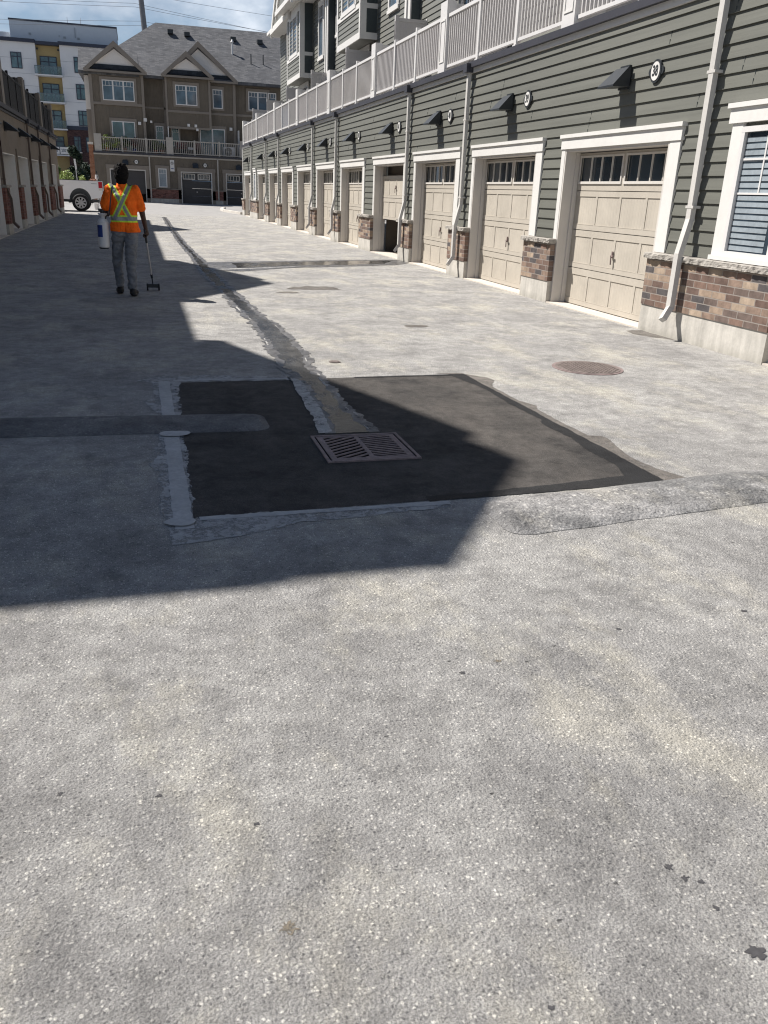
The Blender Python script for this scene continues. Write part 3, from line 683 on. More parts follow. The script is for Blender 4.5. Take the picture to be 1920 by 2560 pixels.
def downspout(parent, X, s, y, ztop, mat, kick=-.12, zlow=.36, cx=.155):
    w, h = .085, .065; f = lambda d: X + s * d
    d0 = .035; d1 = cx
    mb = MB()
    mb.bar((f(d0 + h / 2), y, ztop), (f(d0 + h / 2), y, 1.36), w, h, (1, 0, 0))
    mb.bar((f(d0 + h / 2), y, 1.38), (f(d1 + h / 2), y + kick * .5, .98), w, h, (1, 0, 0))
    mb.bar((f(d1 + h / 2), y + kick * .5, 1.0), (f(d1 + h / 2), y + kick * .5, zlow), w, h, (1, 0, 0))
    mb.bar((f(d1 + h / 2), y + kick * .5, zlow + .02), (f(d1 + h / 2 + .12), y + kick, zlow - .12), w, h, (1, 0, 0))
    o = mb.build('downspout', mat, parent)
    for z in (2.9, 1.5): MB().box(f(.0), f(d0 + h + .004), y - w / 2 - .03, y + w / 2 + .03, z, z + .03).build('strap', mat, o)
    MB().box(f(.0), f(.16), y - .09, y + .09, ztop - .02, ztop + .13).build('hopper', 'gutter', o)
    return o

# ------------------------------------------------------------------ right-hand terrace
XW = 6.30; s = -1
RB = thing('townhouse_row', (6.2, 30, 0), 'long green sided townhouse row with beige garage doors', 'townhouses')
LR = [7.20, 12.28, 15.99, 19.70, 23.33, 27.36, 31.25, 35.14, 39.17, 42.99, 47.04, 52.96]
OW = 2.71; Y0, Y1 = 3.6, 54.0
ops = [(l - OW, l) for l in LR]
gaps = []; prev = Y0
for a, b in ops: gaps.append((prev, a)); prev = b
gaps.append((prev, Y1))
WIN = [(7.45, 8.24, 1.02, 2.33), (48.0, 48.75, 1.02, 2.33)]
sd = MB()
laps(sd, XW, s, [(Y0, Y1)], 2.44, 3.72, .97)
for a, b in gaps:
    wins = [w for w in WIN if a < w[0] < b]
    if wins:
        w = wins[0]; laps(sd, XW, s, [(a, w[0] - .0), (w[1], b)], .97, 2.44, .97); laps(sd, XW, s, [(w[0], w[1])], w[3], 2.44, .97)
    else: laps(sd, XW, s, [(a, b)], .97, 2.44, .97)
sd = sd.build('siding', 'siding', RB)
sm = MB(); rs_ = random.Random(5)
for _ in range(46):
    k0 = rs_.randrange(0, 8); y = rs_.uniform(4.2, 40); z = 2.44 + k0 * .147
    sm.box(XW - .003, XW - .0235, y, y + .004, z + .004, z + .06).box(XW - .003, XW - .012, y, y + .004, z + .06, z + .145)
sm.build('board_seams', 'panel_shade', sd)
core = MB()
for a, b in gaps:
    wins = [w for w in WIN if a < w[0] < b]
    core.box(XW, XW + .30, a, b, -.05, 2.44)
core.box(XW, XW + .30, Y0, Y1, 2.25, 3.72)
for i, (a, b) in enumerate(ops):
    if i != 4: core.box(XW + .31, XW + .34, a - .1, b + .1, 0, 2.4)
core.build('garage_wall', 'jamb', RB)
# piers between openings
for a, b in gaps:
    if b - a > 3 and False: pass
    pier(RB, XW, s, a, b)
# trims around openings + doors
for i, (a, b) in enumerate(ops):
    t = MB()
    t.box(XW - .001, XW - .040, b, b + .11, .97, 2.25).box(XW - .001, XW - .040, a - .22, a, .97, 2.25)
    t.box(XW - .001, XW - .055, a - .24, b + .12, 2.251, 2.40).box(XW - .001, XW - .080, a - .26, b + .14, 2.401, 2.45)
    tr = t.build('door_trim', 'white', RB)
    j = MB()      # returns (jambs) and head of the recess, running down to the slab
    j.box(XW - .035, XW + .27, b - .035, b + .002, 0.0, 2.25).box(XW - .035, XW + .27, a - .002, a + .035, 0.0, 2.25).box(XW - .030, XW + .27, a + .035, b - .035, 2.215, 2.252)
    j.box(XW + .125, XW + .19, b - .065, b - .036, 0, 2.214).box(XW + .125, XW + .19, a + .036, a + .065, 0, 2.214)
    j.build('jamb', 'jamb', tr)
    MB().box(XW - .10, XW + .42, a, b, -.04, .018).build('sill_slab', 'sill', RB)
    garage_door(RB, XW + .20, s, b - .04, a + .04, .86 if abs(b - 23.33) < .01 else 0)
# the dark garage behind the half-open door
a, b = ops[4]
g = MB(); X0 = XW + .40
g.q((X0, a - .2, 0.015), (X0 + 5.5, a - .2, .015), (X0 + 5.5, b + .2, .015), (X0, b + .2, .015))
g.q((X0 + 5.5, a - .2, 0), (X0 + 5.5, b + .2, 0), (X0 + 5.5, b + .2, 2.6), (X0 + 5.5, a - .2, 2.6))
g.q((X0, a - .2, 0), (X0 + 5.5, a - .2, 0), (X0 + 5.5, a - .2, 2.6), (X0, a - .2, 2.6)); g.q((X0, b + .2, 0), (X0 + 5.5, b + .2, 0), (X0 + 5.5, b + .2, 2.6), (X0, b + .2, 2.6))
g.q((X0, a - .2, 2.6), (X0 + 5.5, a - .2, 2.6), (X0 + 5.5, b + .2, 2.6), (X0, b + .2, 2.6))
g.q((X0, a - .2, 2.0), (X0, b + .2, 2.0), (X0, b + .2, 2.6), (X0, a - .2, 2.6))
g.build('garage_interior', 'tan_flat', RB)
# ground floor windows
for (y0, y1, z0, z1) in WIN:
    w = window(RB, XW - .01, s, y0, y1, z0, z1, mull=0, grid_top=False, pane='glass')
    t = MB(); t.box(XW - .001, XW - .055, y1 + .001, y1 + .17, .965, z1 + .04).box(XW - .001, XW - .055, y0 - .17, y0 - .001, .965, z1 + .04)
    t.box(XW - .001, XW - .075, y0 - .22, y1 + .22, z1 + .041, z1 + .19).box(XW - .001, XW - .10, y0 - .25, y1 + .25, z1 + .191, z1 + .24)
    t.box(XW - .001, XW - .09, y0 - .17, y1 + .17, .972, z0 - .001).build('trim', 'white', w)
    m = MB(); yc = (y0 + y1) / 2; zc_ = z1 - .32
    m.box(XW - .022, XW - .032, y0 + .05, y1 - .05, zc_ - .01, zc_ + .01).box(XW - .022, XW - .032, y0 + .05, y1 - .05, zc_ - .35, zc_ - .33).box(XW - .022, XW - .031, yc - .01, yc + .01, zc_ - .33, z1 - .05)
    m.build('muntin', 'vinyl', w)
    bl = MB(); z = z0 + .07
    while z < z1 - .1: bl.box(XW - .0215, XW - .0235, y0 + .06 + .10, y1 - .06, z, z + .046); z += .064
    bl.build('blind', 'curtain', w)
# deck edge: white band, dark gutter
MB().box(XW - .002, XW - .045, Y0, Y1, 3.715, 3.80).build('fascia_band', 'white', RB)
MB().box(XW - .002, XW - .10, Y0, Y1, 3.802, 3.90).build('gutter', 'gutter', RB)
MB().box(XW + .02, XW + 1.55, Y0, Y1, 3.74, 3.86).build('deck', 'grey_vinyl', RB)
for y in (8.86, 16.45, 20.26, 28.0, 31.9, 39.84, 43.8, 49.48): downspout(RB, XW - .02, s, y, 3.74, 'spout')
MB().box(XW - .005, XW - .04, Y1 - .12, Y1 + .02, .95, 3.71).build('corner_board', 'white', RB)
# end walls and back
MB().box(XW + .31, XW + 11, Y0, Y0 + .2, 0, 3.72).box(XW + .301, XW + 11, Y1 - .2, Y1 - .001, 0, 3.72).build('end_wall', 'siding', RB)
# railing bays between square columns
cols = [12.75, 18.36, 23.91, 29.58, 35.5, 41.4, 47.6, 53.5]; cols = [7.1] + cols
for y in cols:
    c = MB().box(XW - .04, XW + .16, y - .30, y + .10, 3.90, 5.20).box(XW + .16, XW + .55, y - .12, y + .08, 3.90, 5.19).build('deck_column', 'vinyl', RB)
    MB().box(XW - .042, XW - .052, y - .24, y + .04, 4.1, 4.13).box(XW - .042, XW - .052, y - .24, y - .215, 4.13, 4.85).box(XW - .042, XW - .052, y + .015, y + .04, 4.13, 4.85).box(XW - .042, XW - .052, y - .24, y + .04, 4.85, 4.88).build('column_panel', 'white', c)
    pp = MB().box(XW + .551, XW + 1.5, y - .03, y + .03, 3.95, 5.78).box(XW + .551, XW + .65, y - .05, y + .05, 3.9, 5.92).box(XW + 1.42, XW + 1.52, y - .05, y + .05, 3.9, 5.90).box(XW + .56, XW + 1.5, y - .045, y + .045, 5.78, 5.86)
    k_ = XW + .70
    while k_ < XW + 1.4: pp.box(k_, k_ + .05, y - .036, y - .0301, 4.0, 5.77); k_ += .085
    pp.build('privacy_panel', 'grey_vinyl', RB)
rs = [3.7] + cols
for i in range(len(rs) - 1):
    ya, yb = rs[i] + .10, rs[i + 1] - .30
    n = 3; L_ = (yb - ya) / n
    pr_ = MB(); Xr = XW + .03
    pr_.box(Xr - .035, Xr + .035, ya, yb, 4.90, 4.96).box(Xr - .025, Xr + .025, ya, yb, 3.99, 4.04)
    for j in range(1, n): pr_.box(Xr - .045, Xr + .045, ya + j * L_ - .045, ya + j * L_ + .045, 3.90, 5.03).box(Xr - .06, Xr + .06, ya + j * L_ - .06, ya + j * L_ + .06, 3.90, 3.945)
    ro = pr_.build('railing', 'vinyl', RB)
    bal = MB(); y = ya + .08
    while y < yb - .05: bal.box(Xr - .016, Xr + .016, y - .016, y + .016, 4.041, 4.899); y += .118
    bal.build('balusters', 'grey_vinyl', ro)  # greyer than the rail: duller light on the balusters is put into their colour
# screens tied behind a few railing bays
def deck_screen(i, f0, f1, mat, label, cat, name):
    ya, yb = rs[i] + .10, rs[i + 1] - .30; a = ya + (yb - ya) * f0; b = ya + (yb - ya) * f1
    o = MB().box(XW + .075, XW + .085, a + .05, b - .05, 4.02, 4.86).build(name, mat)
    tag(recentre(o), label, cat); return o
M['lattice'] = mk('faded_print', (.42, .40, .34), .8, .6, 16)
M['tarp'] = mk('blue_tarp', (.20, .30, .45), .7, .5, 6)
deck_screen(4, 0, 1, 'lattice', 'faded floral privacy screen behind the railing above the half open garage', 'privacy screen', 'privacy_screen')
deck_screen(6, .34, .67, 'tarp', 'blue and white cloth hung behind a distant railing bay', 'cloth', 'railing_cloth')
deck_screen(6, .0, .33, 'leaf_dark', 'dark leafy screen behind the railing beside the blue cloth', 'privacy screen', 'leafy_screen')
deck_screen(7, .0, 1, 'grey_vinyl', 'plain grey screen behind the second railing bay from the far end', 'privacy screen', 'privacy_screen')
deck_screen(5, .0, 1, 'grey_vinyl', 'pale grey screen behind the railing between the floral screen and the blue cloth', 'privacy screen', 'privacy_screen')
deck_screen(8, .0, 1, 'lattice', 'patterned screen behind the farthest railing bay of the green row', 'privacy screen', 'privacy_screen')
# lamps and numbers
nth = ['38', '39', '40', '41', '42', '43', '44', '45', '46', '47', '48']
words = ['thirty eight', 'thirty nine', 'forty', 'forty one', 'forty two', 'forty three', 'forty four', 'forty five', 'forty six', 'forty seven', 'forty eight']
ordn = ['nearest', 'second', 'third', 'fourth', 'fifth', 'sixth', 'seventh', 'eighth', 'ninth', 'tenth', 'farthest']
for i, (l, num) in enumerate(zip(LR[1:], nth)):
    wall_lamp(XW - .022, l - 1.46, 3.07, s, '%s black wedge wall lamp on the green siding, counting from the near end' % ordn[i], 'wall lamps on the green row')
    number_sign(XW - .022, l - 2.18, 3.06, s, num, 'round white plaque numbered %s on the green siding' % words[i], 'house number plaques on the green row')

# upper storeys of a row
def upper(RBo, s, Xh, ex, ez, y0, y1, units, bays, gables, wallm, trimm, zb=3.9, roofm='shingle', rise=.55, depth=9.5, bigwins=()):
    """s = outward direction; Xh house wall; ex eave x; ez eave z"""
    F = lambda d: Xh + s * d
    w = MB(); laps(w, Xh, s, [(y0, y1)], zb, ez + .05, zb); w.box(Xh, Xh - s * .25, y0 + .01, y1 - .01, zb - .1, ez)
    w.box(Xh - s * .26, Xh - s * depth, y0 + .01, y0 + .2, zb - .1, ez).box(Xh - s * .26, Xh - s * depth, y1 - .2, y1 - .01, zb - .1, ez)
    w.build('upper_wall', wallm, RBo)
    # party-wall pilasters with downpipe
    for y in units:
        p = MB().box(F(-.02), F(.26), y - .30, y + .30, zb, ez - .02).build('pilaster', 'panel_shade' if s < 0 else trimm, RBo)  # right row: shade on the jog facing the camera is painted as dark colour
        MB().box(F(.261), F(.30), y - .28, y - .08, zb, ez - .03).box(F(.261), F(.31), y + .05, y + .22, zb, ez - .03).build('corner_board', trimm, p)
    for (a, b, z0, z1, pr) in bays:
        bo = MB(); Xb = F(pr); laps(bo, Xb, s, [(a, b)], z0 + .2, z1, z0 + .2)
        bo.box(F(-.05), Xb, a, b, z0 + .01, z1)
        bo = bo.build('bay', wallm, RBo)
        MB().box(F(.03), Xb - s * .02, a - .006, a - .001, z0 + .2, z1).build('side_panel', 'panel_shade', bo); MB().box(F(.03), Xb - s * .02, b + .001, b + .006, z0 + .2, z1).build('side_panel', 'panel_shade', bo)
        t = MB(); t.box(Xb, Xb + s * .04, a - .02, b + .02, z0, z0 + .19).box(F(.0), Xb, a - .03, a - .007, z0, z0 + .19).box(F(.0), Xb, b + .007, b + .03, z0, z0 + .19)
        t.box(Xb, Xb + s * .045, a - .02, b + .02, z0 + .86, z0 + 1.0).box(F(.0), Xb, a - .03, a - .007, z0 + .86, z0 + 1.0)
        for yy in (a - .03, b - .12): t.box(Xb + s * .001, Xb + s * .042, yy, yy + .15, z0 + .19, z1)
        t.box(F(.38), Xb, a - .03, a - .007, z0 + 1.0, z1).box(F(.38), Xb, a - .03, a - .007, z0 + .19, z0 + .86)
        t.box(Xb, Xb + s * .04, a + .12, b - .12, z1 - .3, z1 - .02)
        t.build('trim', trimm, bo)
        window(bo, Xb + s * .004, s, a + .75, b - .75, z0 + 1.05, z1 - .35, mull=1, pane='sky_glass', trim=trimm, tw=.14)
    for (a, b, z0, z1, ml) in bigwins: window(RBo, Xh + s * .02, s, a, b, z0, z1, mull=ml, trim=trimm, pane='sky_glass')
    # main roof
    r = MB(); zr = ez + rise * depth
    ya, yb = y0 - .3, y1 + .3; D = depth * .8; xb_ = ex - s * 2 * D; zr = ez + rise * D
    r.v += [(ex, ya, ez + .2), (xb_, ya, ez + .2), (xb_, yb, ez + .2), (ex, yb, ez + .2), (ex - s * D, ya + D, zr), (ex - s * D, yb - D, zr), (ex, ya, ez + .06), (xb_, ya, ez + .06), (xb_, yb, ez + .06), (ex, yb, ez + .06)]
    r.f += [(0, 1, 4), (1, 2, 5, 4), (2, 3, 5), (3, 0, 4, 5), (0, 6, 7, 1), (1, 7, 8, 2), (2, 8, 9, 3), (3, 9, 6, 0), (6, 9, 8, 7)]
    ro = r.build('roof', roofm, RBo)
    MB().box(ex - s * .03, Xh - s * .1, y0 - .28, y1 + .28, ez, ez + .055).box(ex, ex + s * .12, y0 - .3, y1 + .3, ez + .02, ez + .16).build('eave', trimm, ro)
    for (xg, yp, zp, m, ze, ca, cb) in gables:
        ha = (zp - ze) / m; A = max(yp - ha, ca); B = min(yp + ha, cb)
        za = zp - m * (yp - A); zb_ = zp - m * (B - yp)
        loop = [(xg, A, ze - .02), (xg, A, za), (xg, yp, zp), (xg, B, zb_), (xg, B, ze - .02)]
        go = MB().prism(loop, (-s * 5.0, 0, 0)).build('gable_roof', roofm, RBo)
        # face, dark skirt and rake boards
        k_ = .30; MB().prism([(xg + s * .01, A + .25, ze + .02), (xg + s * .01, yp, zp - .3), (xg + s * .01, B - .25, ze + .02)], (s * .02, 0, 0)).build('gable_face', 'cream' if s > 0 else wallm, go)
        rk = MB()
        for (ya_, za_) in ((A, za), (B, zb_)):
            rk.prism([(xg + s * .001, ya_, za_ + .02), (xg + s * .001, yp, zp + .03), (xg + s * .001, yp, zp - .28), (xg + s * .001, ya_, za_ - .29)], (s * .10, 0, 0))
        rk.box(xg + s * .002, xg + s * .13, A - .02, B + .02, ze - .16, ze + .02)
        rk.build('rake_board', trimm, go)
        MB().box(xg - s * .03, Xh - s * .1, A + .05, B - .05, ze - .10, ze - .03).build('soffit', trimm, go)
bayR = [(29.05 + d, 32.36 + d, 6.12, 8.98, .55) for d in (-21.5, -10.75, 0, 10.67)]
gabR = []
for d in (-21.5, -10.75, 0, 10.67):
    gabR.append((7.15, 34.0 + d, 11.5, .95, 8.95, 0, 99)); gabR.append((6.80, 30.7 + d, 11.1, .95, 9.12, 0, 99))
winR = []
for d in (-21.5, -10.75, 0, 10.67):
    winR += [(33.9 + d, 34.9 + d, 7.1, 8.6, 0), (26.7 + d, 27.6 + d, 6.7, 8.6, 0), (30.0 + d, 31.9 + d, 3.95, 5.95, 1)]
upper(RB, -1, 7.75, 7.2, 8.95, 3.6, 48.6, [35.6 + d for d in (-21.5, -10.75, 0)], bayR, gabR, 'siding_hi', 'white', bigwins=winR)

# ------------------------------------------------------------------ left-hand terrace (shaded side)
XL = -3.70
LB = thing('townhouse_row', (-3.7, 28, 0), 'shaded tan townhouse row with pale door recesses', 'townhouses')
LJ = [12.6, 16.2, 19.8, 23.5, 27.1, 30.8, 34.3, 38.0, 41.4, 45.9]; Y0L, Y1L = 6.8, 47.7
opl = [(l - OW, l) for l in LJ]; gl = []; prev = Y0L
for a, b in opl: gl.append((prev, a)); prev = b
gl.append((prev, Y1L))
w = MB().box(XL, XL - .30, Y0L, Y1L, 2.25, 3.50)
for a, b in gl: w.box(XL, XL - .30, a, b, -.05, 2.25)
for a, b in opl: w.box(XL - .42, XL - .44, a - .1, b + .1, 0, 2.4)
w.box(XL - .31, XL - 11, Y0L + .001, Y0L + .2, 0, 3.5).box(XL - .31, XL - 11, Y1L - .2, Y1L - .001, 0, 3.5)
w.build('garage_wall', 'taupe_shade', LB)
for a, b in gl: pier(LB, XL, 1, a, b, zc=1.36, zb=.30, brick='brick_red')
for i, (a, b) in enumerate(opl):
    j = MB(); X0, X1 = XL + .03, XL - .335
    j.box(X0, X1, b - .03, b + .003, 0, 2.25).box(X0, X1, a - .003, a + .03, 0, 2.25).box(X0 - .005, X1, a + .03, b - .03, 2.22, 2.252)
    t = MB().box(XL + .001, XL + .04, a - .18, b + .18, 2.251, 2.44).box(XL + .001, XL + .035, b + .004, b + .13, 1.36, 2.25).box(XL + .001, XL + .035, a - .13, a - .004, 1.36, 2.25).build('door_trim', 'taupe_shade', LB)
    j.build('jamb', 'jamb_left', t)
    MB().box(XL + .10, XL - .42, a, b, -.04, .018).build('sill_slab', 'sill', LB)
    garage_door(LB, XL - .345, 1, b - .04, a + .04)
    wall_lamp(XL + .002, b - 1.35, 3.02, 1, 'dark wall lamp on the shaded left row, %s from the far end' % (['tenth', 'ninth', 'eighth', 'seventh', 'sixth', 'fifth', 'fourth', 'third', 'second', 'farthest'][i]), 'wall lamps on the left row', w=.50, pr=.38)
MB().box(XL + .002, XL + .05, Y0L, Y1L, 3.40, 3.46).box(XL + .002, XL + .11, Y0L, Y1L, 3.48, 3.60).build('gutter', 'gutter', LB)
MB().box(XL - .02, XL - 2.1, Y0L, Y1L, 3.42, 3.52).build('deck', 'taupe_shade', LB)
M['brown_spout'] = mk('brown_downspout', (.13, .095, .075), .5)
for y in (13.1, 20.3, 27.5, 34.8, 38.45, 42.8): downspout(LB, XL + .01, 1, y, 3.42, 'brown_spout', kick=.10, zlow=.32)
cl = [7.0, 12.6, 18.2, 23.9, 29.6, 35.2, 40.9, 46.2]
for y in cl:
    MB().box(XL - .08, XL + .06, y - .25, y + .25, 3.60, 4.90).box(XL - .081, XL - .55, y - .1, y + .1, 3.6, 4.89).build('deck_column', 'tan_trim', LB)
for a, b in zip(cl[:-1], cl[1:]):
    r = MB().box(XL - .05, XL + .02, a + .26, b - .26, 4.56, 4.62).box(XL - .04, XL + .01, a + .26, b - .26, 3.66, 3.71)
    for j in (1, 2): yy = a + (b - a) * j / 3; r.box(XL - .05, XL + .025, yy - .04, yy + .04, 3.6, 4.72)
    r = r.build('railing', 'dkbrown_rail', LB)
    sl = MB(); yy = a + .3
    while yy < b - .3: sl.box(XL - .03, XL + .0, yy, yy + .075, 3.711, 4.559); yy += .095
    sl.build('balusters', 'dkbrown_rail', r)
gabL = []
for dy in (0, 10.25):
    gabL.append((-5.0, 9.22 + dy, 11.27, .74, 8.9, 7.17 if dy == 0 else 0, 99)); gabL.append((-4.6, 9.54 + dy, 10.54, .74, 8.4, 7.18 if dy == 0 else 0, 99))
gabL.append((-5.0, 37.8, 10.9, .78, 8.9, 0, 99))
bayL = [(8.0 + d, 11.2 + d, 6.0, 8.4, .5) for d in (0, 10.25)] + [(36.2, 39.4, 6.0, 8.6, .5)]
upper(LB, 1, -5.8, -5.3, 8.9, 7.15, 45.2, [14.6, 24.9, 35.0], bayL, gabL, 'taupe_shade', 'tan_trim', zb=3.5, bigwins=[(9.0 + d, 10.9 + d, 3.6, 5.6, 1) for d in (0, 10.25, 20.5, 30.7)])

# curbs and grass at the lane's mouth
def curb(name, pts, label, h=.15, w=.16):
    mb = MB()
    for a, b in zip(pts[:-1], pts[1:]):
        A = Vector((*a, gz(*a) - .02 + h / 2)); B = Vector((*b, gz(*b) - .02 + h / 2)); mb.bar(A, B, w, h + .02)
    return tag(recentre(mb.build(name, 'curb', bevel=.012)), label, 'kerb')
curb('kerb', [(6.15, 54.1), (5.75, 55.2), (5.35, 56.6), (5.30, 58.0), (5.6, 59.0)], 'pale concrete kerb curving round the grass at the end of the green row')
curb('kerb', [(-3.85, 47.9), (-3.95, 49.2), (-4.2, 50.0), (-5.2, 50.2)], 'pale concrete kerb at the far corner of the shaded left row')
sheet('grass_verge_ground', 'grass', [(6.4, 54.05), (5.85, 55.3), (5.45, 56.6), (5.42, 58), (9, 58.5), (9, 54.05)], .06)
gv = bpy.data.objects['grass_verge_ground']; gv['kind'] = 'structure'

# ------------------------------------------------------------------ tan townhouses across the end of the lane
YF = 66.0
TB = thing('townhouse_block', (3, YF, .3), 'brown boarded townhouse block with gables and charcoal garages across the far end', 'townhouses')
def fb(mb, x0, x1, z0, z1, d0, d1): return mb.box(x0, x1, YF - d1, YF - d0, z0, z1)   # d = towards viewer
doorsT = [(-1.70, .75), (3.20, 5.42), (6.42, 8.65), (9.9, 12.1), (13.3, 15.5)]
w = MB(); prev = -2.68
edges = []
for a, b in doorsT: edges.append((prev, a)); prev = b
edges.append((prev, 22.0))
for a, b in edges: fb(w, a, b, .95, 2.45, -.3, 0)
fb(w, -2.68, 22, 2.45, 3.62, -.3, 0)
fb(w, -2.68, 22, 3.5, 8.7, -1.8, -1.5); fb(w, -2.68, 22, 3.5, 3.62, -1.5, -.3)
w.build('wall', 'tan', TB)
w2 = MB()
w2.box(-2.68, -2.5, YF + 1.81, YF + 10, 1.2, 8.7)
w2.build('side_wall', 'tan_flat', TB)
fb(MB(), -3.0, -2.681, 0.2, 4.0, -1.9, -.05).build('brick_base', 'brick_orange', TB)
fb(MB(), -3.05, -2.69, 4.001, 4.15, -2.0, 0.0).build('stone_band', 'curb', TB)
fb(MB(), -3.0, -2.69, 4.16, 6.3, -3.4, -1.45).build('side_panel', 'tan_trim', TB)
fb(MB(), -2.99, -2.69, 6.31, 8.45, -3.4, -1.46).build('side_panel', 'cream', TB)
for a, b in edges:
    fb(MB(), a, b, .62, 1.24, 0, .05).build('brick_base', 'brick_red', TB); fb(MB(), a, b, .1, .62, 0, .035).build('footing', 'concrete', TB); fb(MB(), a, b, 1.241, 1.31, 0, .07).build('sill_band', 'tan_trim', TB)
for a, b in doorsT:
    t = MB(); fb(t, a - .22, a, .35, 2.66, .001, .05); fb(t, b, b + .22, .35, 2.66, .001, .05); fb(t, a - .25, b + .25, 2.50, 2.76, .051, .07)
    t = t.build('door_trim', 'tan_trim', TB)
    f = MB(); fb(f, a, a + .06, .33, 2.50, -.06, .055); fb(f, b - .06, b, .33, 2.50, -.06, .055); fb(f, a + .06, b - .06, 2.43, 2.50, -.06, .055); f.build('jamb', 'jamb', t)
    op = a < 0
    d = MB(); z = .34 + (.55 if op else 0)
    for i in range(4):
        if z > 2.35: break
        fb(d, a + .06, b - .06, z, min(z + .515, 2.43), -.16, -.12); z += .525
    d = d.build('garage_door', 'charcoal_door', TB)
    if op: fb(MB(), a + .02, b - .02, .3, 2.5, -3.0, -2.9).build('garage_interior', 'black', TB)
    if not op:
        for k0 in (0, 1):
            x0 = a + .13 + k0 * ((b - a) / 2 - .04); x1 = x0 + (b - a) / 2 - .24
            fr_ = MB(); fb(fr_, x0, x1, 1.98, 2.03, -.12, -.08); fb(fr_, x0, x1, 2.33, 2.38, -.12, -.08); fb(fr_, x0, x0 + .05, 2.03, 2.33, -.12, -.08); fb(fr_, x1 - .05, x1, 2.03, 2.33, -.12, -.08)
            for j in (1, 2, 3): xm = x0 + (x1 - x0) * j / 4; fb(fr_, xm - .015, xm + .015, 2.03, 2.33, -.115, -.09)
            wo = fr_.build('window_frame', 'jamb', d); fb(MB(), x0 + .02, x1 - .02, 2.0, 2.36, -.119, -.117).build('pane', 'glass', wo)
        fb(MB(), (a + b) / 2 - .03, (a + b) / 2 + .03, 1.12, 1.18, -.12, -.07).build('handle', 'alloy', d)
def winT(x0, x1, z0, z1, d, n=1, parent=TB, pane='sky_glass', trim=True, grid_=True, tw=.2):
    f = MB(); w_ = .06
    fb(f, x0, x1, z0, z0 + w_, d, d + .07); fb(f, x0, x1, z1 - w_, z1, d, d + .07)
    fb(f, x0, x0 + w_, z0 + w_, z1 - w_, d, d + .069); fb(f, x1 - w_, x1, z0 + w_, z1 - w_, d, d + .069)
    for i in range(1, n): xm = x0 + (x1 - x0) * i / n; fb(f, xm - .05, xm + .05, z0 + w_, z1 - w_, d, d + .068)
    if grid_:
        zz = z1 - (z1 - z0) * .27; fb(f, x0 + w_, x1 - w_, zz - .012, zz + .012, d + .012, d + .03)
        for i in range(1, 3 * n):
            if i % 3: xm = x0 + (x1 - x0) * i / (3 * n); fb(f, xm - .012, xm + .012, zz, z1 - w_, d + .012, d + .029)
    wo = f.build('window', 'vinyl', parent)
    fb(MB(), x0 + .03, x1 - .03, z0 + .03, z1 - .03, d, d + .01).build('pane', pane, wo)
    if trim:
        t = MB(); fb(t, x0 - tw, x0 - .001, z0 - .12, z1 + .2, d - .03, d + .04); fb(t, x1 + .001, x1 + tw, z0 - .12, z1 + .2, d - .03, d + .04)
        fb(t, x0 - .001, x1 + .001, z1 + .001, z1 + .2, d - .03, d + .04); fb(t, x0 - .001, x1 + .001, z0 - .12, z0 - .001, d - .03, d + .04); t.build('trim', 'tan_trim', wo)
    return wo
winT(1.62, 2.21, 1.38, 2.64, .03, 1, pane='curtain')
# projecting upper bays
U = -1.5
b1 = fb(MB(), -2.6, .95, 6.6, 8.66, U, U + .75); fb(b1, -2.6, .95, 3.62, 6.6, U + .001, U + .70)
b1 = b1.build('bay', 'tan', TB)
b2 = fb(MB(), 2.45, 5.55, 5.45, 8.6, U + .0, U + .75).build('bay', 'tan', TB)
b3 = fb(MB(), 5.551, 7.35, 3.62, 8.6, U + .0, U + .30).build('bay', 'tan', TB)
t = MB()
for x0, x1, z0, z1, d in ((-2.66, -2.45, 3.6, 8.6, .75), (.80, .98, 3.6, 8.6, .75), (-2.45, .8, 6.62, 6.78, .75), (2.42, 2.56, 5.4, 8.6, .75), (5.42, 5.58, 5.4, 8.6, .75), (2.56, 5.42, 6.40, 6.55, .75), (2.56, 5.42, 5.35, 5.5, .75), (7.2, 7.4, 3.6, 8.6, .30), (5.58, 7.2, 6.42, 6.56, .30), (.98, 2.42, 6.6, 6.72, .0), (7.4, 11, 6.45, 6.6, .0), (2.30, 2.44, 3.6, 8.6, .0)):
    fb(t, x0, x1, z0, z1, U + d, U + d + .04)
t.build('corner_board', 'tan_trim', TB)
sc = 1.0
winT(-1.80, .32, 6.90, 8.18, U + .76, 3, tw=.16); winT(3.12, 4.62, 6.90, 8.18, U + .76, 2, tw=.16); winT(5.75, 6.45, 6.85, 8.1, U + .31, 1, tw=.12); winT(8.35, 9.75, 6.9, 8.15, U + .03, 2, tw=.16); winT(9.8, 10.4, 6.9, 8.15, U + .03, 1, trim=False)
winT(-1.35, .22, 3.7, 5.62, U + .72, 2, grid_=False, pane='blue_win', tw=.14); winT(1.65, 2.2, 4.2, 5.5, U + .02, 1, pane='blue_win', tw=.1); winT(2.75, 3.3, 4.2, 5.5, U + .02, 1, pane='blue_win', tw=.1); winT(4.75, 6.55, 3.7, 5.5, U + .32, 2, grid_=False, pane='blue_win', tw=.12)
v = MB()
for x, z, q in ((.55, 5.55, .2), (.95, 5.8, .22), (1.35, 5.7, .14), (4.55, 5.35, .16), (3.95, 5.62, .18), (4.45, 5.6, .18), (7.0, 5.55, .2)): fb(v, x - q / 2, x + q / 2, z - q / 2, z + q / 2, U + .31 if x > 5.6 else U + .76, U + .40 if x > 5.6 else U + .82)
v.build('wall_vent', 'vinyl', TB)
